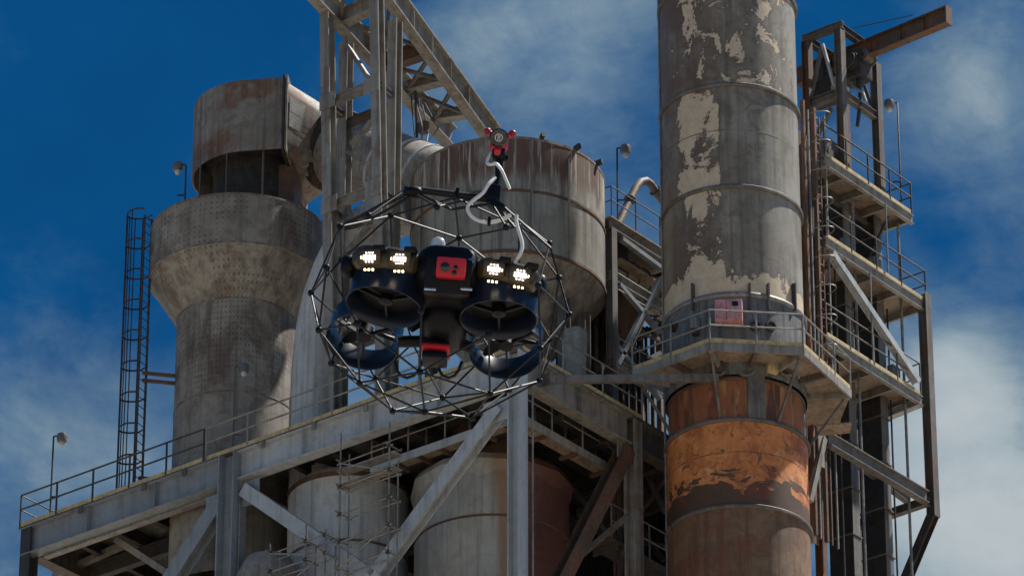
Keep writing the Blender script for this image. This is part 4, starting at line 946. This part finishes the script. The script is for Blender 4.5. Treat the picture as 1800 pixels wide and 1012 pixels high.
ho.part('hook_block', rbox(mt+V((.05, 0, -.55)), .22, .2, .4, .05), 'dark_steel'); ho.part('chain', tube([mt+V((.05, 0, -.2)), mt+V((.05, 0, -.5)), mt+V((.0, .05, -1.3)), mt+V((-.1, 0, -2.1))], .06, 8), 'dark_steel')
ho.part('hose', tube([mt+V((-.3, 0, -.3)), mt+V((-.1, -.1, -.75)), mt+V((.15, 0, -1.0)), mt+V((.25, 0, -1.35))], .05, 8), 'galvanised')
dk = PY(1446, 142, ymb+.1)
ho2 = Thing('drive_guard', 'black boxy drive guard inside the left half of the hoist frame', 'guard', dk)
ho2.part('body', rbox(dk+V((0, .1, -.1)), .95, .7, 1.3, .04), 'casing_dark'); ho2.part('louvre', rbox(dk+V((0, -.26, .1)), .45, .03, .5, .01), 'dark_steel')
hs = PX(1495, 262, X0-.8)
hb = Thing('bucket_elevator_top', 'dark rounded elevator head casing on the top walkway', 'casing', (hs.x, hs.y, zb))
prof = [(-.2, 0), (1.9, 0), (1.9, .35), (1.6, .85), (1.2, 1.1), (.6, 1.15), (.1, .95), (-.2, .4)]
v = [V((hs.x+dx, pl[0][0].y+.4+a_, zb+b_)) for dx in (-.3, .35) for a_, b_ in prof]; n = len(prof)
hb.part('head_shell', (v, [tuple(range(n)), tuple(range(2*n-1, n-1, -1))] + [(i, (i+1) % n, n+(i+1) % n, n+i) for i in range(n)], False), 'grey_steel')
hb.part('access_door', box((hs.x+.37, pl[0][0].y+1.1, zb+.5), .03, .5, .5), 'dark_steel')

# ------------------------------------------------------------------ the caged inspection drone
dray = ray(773, 534); dpos = CAM + dray*(9.4/dray.length)
roll = R_(5)
Rm = M((rt, hd, Z)).transposed() @ M.Rotation(roll, 3, 'Y')
DM = Rm.to_4x4(); DM.translation = dpos
DI = Rm.transposed()
def dl(px, py, yd):           # photo point -> drone-local point at local depth yd
    o = DI @ (CAM-dpos); d = DI @ ray(px, py); return o + d*((yd-o.y)/d.y)
dr = Thing('inspection_drone', 'black caged inspection drone with four bright lamps and a red camera housing', 'drone', mat4=DM)
A_, CZ = .240, .207
bm = bmesh.new(); bmesh.ops.create_icosphere(bm, subdivisions=2, radius=1)
rotm = M.Rotation(R_(14), 3, 'Z') @ M.Rotation(R_(9), 3, 'X')
cv = [rotm @ v.co for v in bm.verts]; cv = [V((v.x*A_, v.y*A_, v.z*CZ)) for v in cv]; ce = [(e.verts[0].index, e.verts[1].index) for e in bm.edges]; bm.free()
keep = lambda m_: not (m_.y < -.10 and -.13 < m_.z < .11 and abs(m_.x) < .17)
for a, b in ce:
    if keep((cv[a]+cv[b])/2): dr.part('cage_rod', tube([cv[a], cv[b]], .0019, 6), 'carbon_black')
used = {i for a, b in ce if keep((cv[a]+cv[b])/2) for i in (a, b)}
for v in [cv[i] for i in sorted(used)]:
    o = dr.part('cage_node', superell(v, (.0062, .0062, .0062), .8, 12, 8), 'plastic_black')
# bodies
body = dr.part('body', superell(dl(788, 505, -.06), (.062, .105, .048), .55), 'plastic_black')
dr.part('nose_block', rbox(dl(788, 490, -.135), .088, .05, .07, .010, M.Rotation(R_(14), 3, 'X')), 'plastic_black')
dr.part('keel', superell(dl(782, 560, .0), (.042, .07, .052), .6), 'plastic_black')
for sx_ in (-1, 1): dr.part('vent', rbox(dl(788+sx_*32, 508, -.165), .022, .006, .004, .0015), 'silver')
hr = M.Rotation(R_(16), 3, 'X'); hcn = dl(793, 472, -.170)
hsg = dr.part('camera_housing', rbox(hcn, .053, .028, .037, .004, hr), 'red_plastic')
for (dx, dz, r) in ((-.0105, -.0015, .0085), (.009, -.0005, .0038), (.007, -.0105, .0044)):
    c = hcn + hr @ V((dx, -.0152, dz))
    dr.part('lens', lathe(c, [(r, -.004), (r, .0028), (r*.72, .0034), (r*.62, .001), (.0004, .002)], 24, axis=hr @ V((0, -1, 0))), 'lens_black', hsg)
for sx_ in (-1, 1): dr.part('side_bracket', rbox(dl(793+sx_*32, 462, -.15), .018, .02, .010, .003), 'silver' if sx_ > 0 else 'plastic_black')
tp = dl(768, 450, -.14); dr.part('dome_antenna', loft([[tp + V((math.cos(t)*r_*1.0, math.sin(t)*r_*.7, z_)) for t in [2*math.pi*i/20 for i in range(20)]] for r_, z_ in ((.012, -.006), (.0105, .006), (.0125, .017), (.0135, .026), (.011, .034), (.005, .038))], True), 'clear_plastic')
dr.part('antenna_window', superell(dl(768, 435, -.152), (.008, .002, .005), .8, 16, 8), 'duct_navy')
dr.part('chassis', superell(dl(786, 512, -.055), (.165, .070, .036), .6, 40, 20), 'plastic_black')
# light bars
def lightbar(px, py, w, rz, panels, name='light_bar'):
    c = dl(px, py, -.115); rot = M.Rotation(R_(rz), 3, 'Y')
    b = dr.part(name, superell(c, (w, .042, .025), .6, 40, 20, rot @ M.Rotation(R_(12), 3, 'X')), 'glow_brown_cover')
    for (qx, qy, lean) in panels:
        rp_ = M.Rotation(R_(-lean), 3, 'Z') @ M.Rotation(R_(18), 3, 'X'); nrm = rp_ @ V((0, -1, 0)); ex = rp_ @ V((1, 0, 0)); ez = rp_ @ V((0, 0, 1))
        c = dl(qx, qy, -.166)
        pnl = dr.part('led_panel', rbox(c, .040, .006, .030, .004, rp_), 'glow_brown_cover', b)
        def led(dx, dz, sx_, sz_, mat): dr.part('led', rbox(c + nrm*.0042 + ex*dx + ez*dz, sx_, .003, sz_, .0009, rp_), mat, b)
        for i in range(4): led((i-1.5)*.0058, .0012, .0050, .0038, 'led_white'); led((i-1.5)*.0058, -.0032, .0050, .0036, 'led_white')
        for i in range(3): led((i-1)*.0058, .0074, .0030, .0018, 'led_white'); led((i-1)*.0058, -.0092, .0030, .0016, 'led_white')
        led(-.0152 if lean > 0 else .0152, -.001, .0018, .0046, 'led_amber')
        lo = c - ez*.0235 - nrm*.002
        for i in range(3): dr.part('led', rbox(lo + ex*((i-1)*.0072) + nrm*.006, .0036, .003, .0038, .0008, rp_), 'led_amber', b)
        dr.part('heat_sink', rbox(c + ez*.022 + V((.018, .012, 0)), .022, .03, .012, .003, rp_), 'silver' if qx > 880 and qx < 900 else 'plastic_black', b)
lightbar(680, 462, .064, 3, ((650, 452, 10), (703, 455, 4)))
lightbar(892, 486, .060, 9, ((868, 473, -4), (914, 483, -12)))
for (px, py) in ((612, 468), (948, 502)): dr.part('bar_joint', superell(dl(px, py, -.10), (.014, .02, .02), .7, 16, 10), 'plastic_black')
# four ducted rotors
def duct(px, py, yd, tx, ty, hgt=.062, rr=.068):
    c = dl(px, py, yd); ax = V((tx, ty, 1)).normalized()
    d = dr.part('rotor_duct', lathe(c, [(rr*1.04, 0), (rr, .004), (rr*.93, hgt*.5), (rr*.96, hgt), (rr*1.05, hgt+.003), (rr*1.0, hgt*.5), (rr*1.06, .001)], 56, closed=True, axis=ax), 'duct_navy')
    mc = c + ax*(hgt*.55)
    mtr = dr.part('motor', lathe(mc, [(.004, -.016), (.013, -.013), (.014, .012), (.006, .018)], 24, cap0=True, cap1=True, axis=ax), 'plastic_black', d)
    e1_ = ax.cross(V((0, 1, 0))).normalized(); e2_ = ax.cross(e1_)
    for k in range(3):
        a = 2*math.pi*k/3+.5; u = e1_*math.cos(a)+e2_*math.sin(a); dr.part('stator_arm', bar(mc-ax*.008+u*.012, mc-ax*.008+u*rr*.94, .004, .008, ax), 'plastic_black', d)
        a += .8; u = e1_*math.cos(a)+e2_*math.sin(a); w_ = ax.cross(u)
        v = [mc + ax*.010 + u*r_ + w_*s*cw + ax*(s*cw*.45) + ax*tk for tk in (0, .0012) for r_, cw in ((.010, .004), (.03, .009), (.05, .007), (.060, .003)) for s in (-1, 1)]
        f = []
        for o in (0, 8): f += [(o, o+1, o+3, o+2), (o+2, o+3, o+5, o+4), (o+4, o+5, o+7, o+6)]
        f += [(0, 2, 10, 8), (2, 4, 12, 10), (4, 6, 14, 12), (6, 7, 15, 14), (1, 9, 11, 3), (3, 11, 13, 5), (5, 13, 15, 7), (0, 8, 9, 1)]
        dr.part('propeller_blade', (v, f, True), 'plastic_black', d)
duct(675, 541, -.078, .10, .06, .046, .067); duct(876, 563, -.078, -.06, .05, .046, .067); duct(636, 602, .072, .12, .36, .050, .065); duct(890, 618, .072, -.10, .36, .050, .066)
for (a, b) in (((720, 575, 0), (745, 560, 0)), ((838, 585, 0), (815, 568, 0)), ((700, 600, .03), (748, 600, .03)), ((830, 612, .03), (800, 600, .03))):
    dr.part('arm', tube([dl(*a), dl(*b)], .011, 12), 'plastic_black')
ls = dr.part('scanner', rbox(dl(767, 606, .02), .050, .05, .030, .006), 'plastic_black')
dr.part('scanner_band', rbox(dl(766, 618, .0), .052, .05, .010, .004), 'red_plastic', ls); dr.part('scanner_foot', rbox(dl(764, 631, .0), .046, .045, .014, .004), 'plastic_black', ls)
dr.part('status_light', rbox(dl(766, 608, -.012), .004, .004, .010, .001), 'red_plastic', ls); dr.part('scanner_mark', rbox(dl(768, 588, -.012), .020, .004, .004, .001), 'emblem_white', ls)
for (x1, x2) in ((695, 742), (770, 812)):
    p1, p2 = dl(x1, 635, .03), dl(x2, 635, .03); mid = (p1+p2)/2 - V((0, 0, .034))
    dr.part('skid_loop', tube([p1, p1*.8+mid*.2-V((0, 0, .012)), (p1+mid)/2-V((0, 0, .012)), mid, (p2+mid)/2-V((0, 0, .012)), p2*.8+mid*.2-V((0, 0, .012)), p2], .003, 8), 'carbon_black')
# payload boom and probe head
YP = -.145
bA, bB = dl(728, 333, YP), dl(866, 351, YP)
dr.part('boom', tube([bA, bB], .0068, 12), 'carbon_black'); dr.part('boom_clamp', rbox(dl(804, 342, YP), .007, .02, .019, .002), 'plastic_black'); dr.part('boom_socket', superell(dl(727, 339, YP), (.017, .014, .010), .7, 16, 10), 'plastic_black')
for p_ in ((600, 410), (560, 468)): pass
for (a, b) in (((724, 338), (610, 392)), ((728, 342), (652, 385)), ((733, 340), (793, 368)), ((868, 356), (905, 400)), ((872, 352), (968, 436)), ((866, 358), (793, 368))):
    dr.part('cage_rod', tube([dl(*a, YP), dl(*b, YP+.01)], .0026, 6), 'carbon_black')
dr.part('boom_block', rbox(dl(868, 342, YP), .026, .024, .034, .005), 'plastic_black'); dr.part('boom_block', rbox(dl(872, 362, YP), .034, .024, .016, .005, M.Rotation(R_(30), 3, 'Y')), 'plastic_black')
dr.part('mast', tube([dl(868, 350, YP), dl(876, 315, YP), dl(878, 275, YP)], [.010, .006, .0075], 12), 'plastic_black'); dr.part('mast_knob', rbox(dl(889, 279, YP), .010, .012, .009, .002), 'plastic_black')
dr.part('mast_collar', superell(dl(877, 272, YP), (.013, .013, .012), .6, 16, 10), 'plastic_black')
hp = dr.part('probe_head', superell(dl(877, 252, YP), (.017, .014, .023), .7, 20, 12), 'red_plastic')
nx_ = V((0, -1, -.42)).normalized(); hc_ = dl(877, 243, YP-.016)
dr.part('probe_disc', lathe(hc_, [(.017, -.006), (.0175, .004), (.015, .0065), (.0005, .0068)], 32, axis=nx_), 'lens_black', hp)
ex = V((1, 0, 0)); ez = nx_.cross(ex).normalized(); ez = ez if ez.z > 0 else -ez
fc = hc_ + nx_*.0078
dr.part('emblem', tube([fc + ex*(.0066*math.cos(t)) + ez*(.0066*math.sin(t)) for t in [2*math.pi*i/24 for i in range(24)]], .0008, 6, closed=True), 'emblem_white', hp)
dr.part('emblem', tube([fc - ez*.0040 - ex*.0012, fc + ez*.0040 - ex*.0012], .0008, 6), 'emblem_white', hp); dr.part('emblem', tube([fc + ez*.0040 - ex*.001, fc + ez*.0030 + ex*.0018, fc - ez*.0034 + ex*.0018], .0007, 6), 'emblem_white', hp)
for (px, py) in ((857, 231), (901, 235)):
    dr.part('probe_arm', tube([dl(877, 246, YP), dl(px, py, YP-.004)], [.0068, .0050], 12), 'red_plastic', hp); dr.part('arm_pad', superell(dl(px, py, YP-.004), (.0068, .0068, .0068), .9, 14, 8), 'dull_red', hp)
dr.part('probe_arm', tube([dl(877, 258, YP), dl(874, 268, YP-.02)], [.008, .006], 12), 'red_plastic', hp)
def spl(pp, k=5):
    o = []
    for a, b, c, d in zip([pp[0]]+pp, pp, pp[1:], pp[2:]+[pp[-1]]):
        for i in range(k): t = i/k; o.append(.5*((2*b)+(c-a)*t+(2*a-5*b+4*c-d)*t*t+(-a+3*b-3*c+d)*t**3))
    return o + [pp[-1]]
dr.part('hose', tube(spl([dl(864, 268, YP), dl(857, 280, YP-.01), dl(857, 288, YP-.015), dl(864, 289, YP-.02), dl(872, 288, YP-.02), dl(882, 300, YP-.02), dl(890, 318, YP-.02), dl(896, 332, YP-.02)]), .0030, 8), 'white_tube')
dr.part('hose', tube(spl([dl(870, 312, YP-.01), dl(858, 325, YP-.02), dl(848, 340, YP-.02), dl(832, 352, YP-.02), dl(822, 364, YP-.02), dl(827, 378, YP-.02), dl(842, 388, YP-.02), dl(862, 391, YP-.02), dl(882, 386, YP-.02), dl(898, 378, YP-.02)]), .0036, 10), 'white_tube')
dr.part('hose', tube(spl([dl(908, 378, YP-.02), dl(908, 392, YP-.02), dl(913, 410, YP-.02), dl(918, 430, YP-.02), dl(914, 447, YP-.02), dl(904, 462, YP-.01)]), .0036, 10), 'white_tube')
dr.part('hose_clip', rbox(dl(860, 389, YP-.02), .006, .012, .014, .001), 'plastic_black')
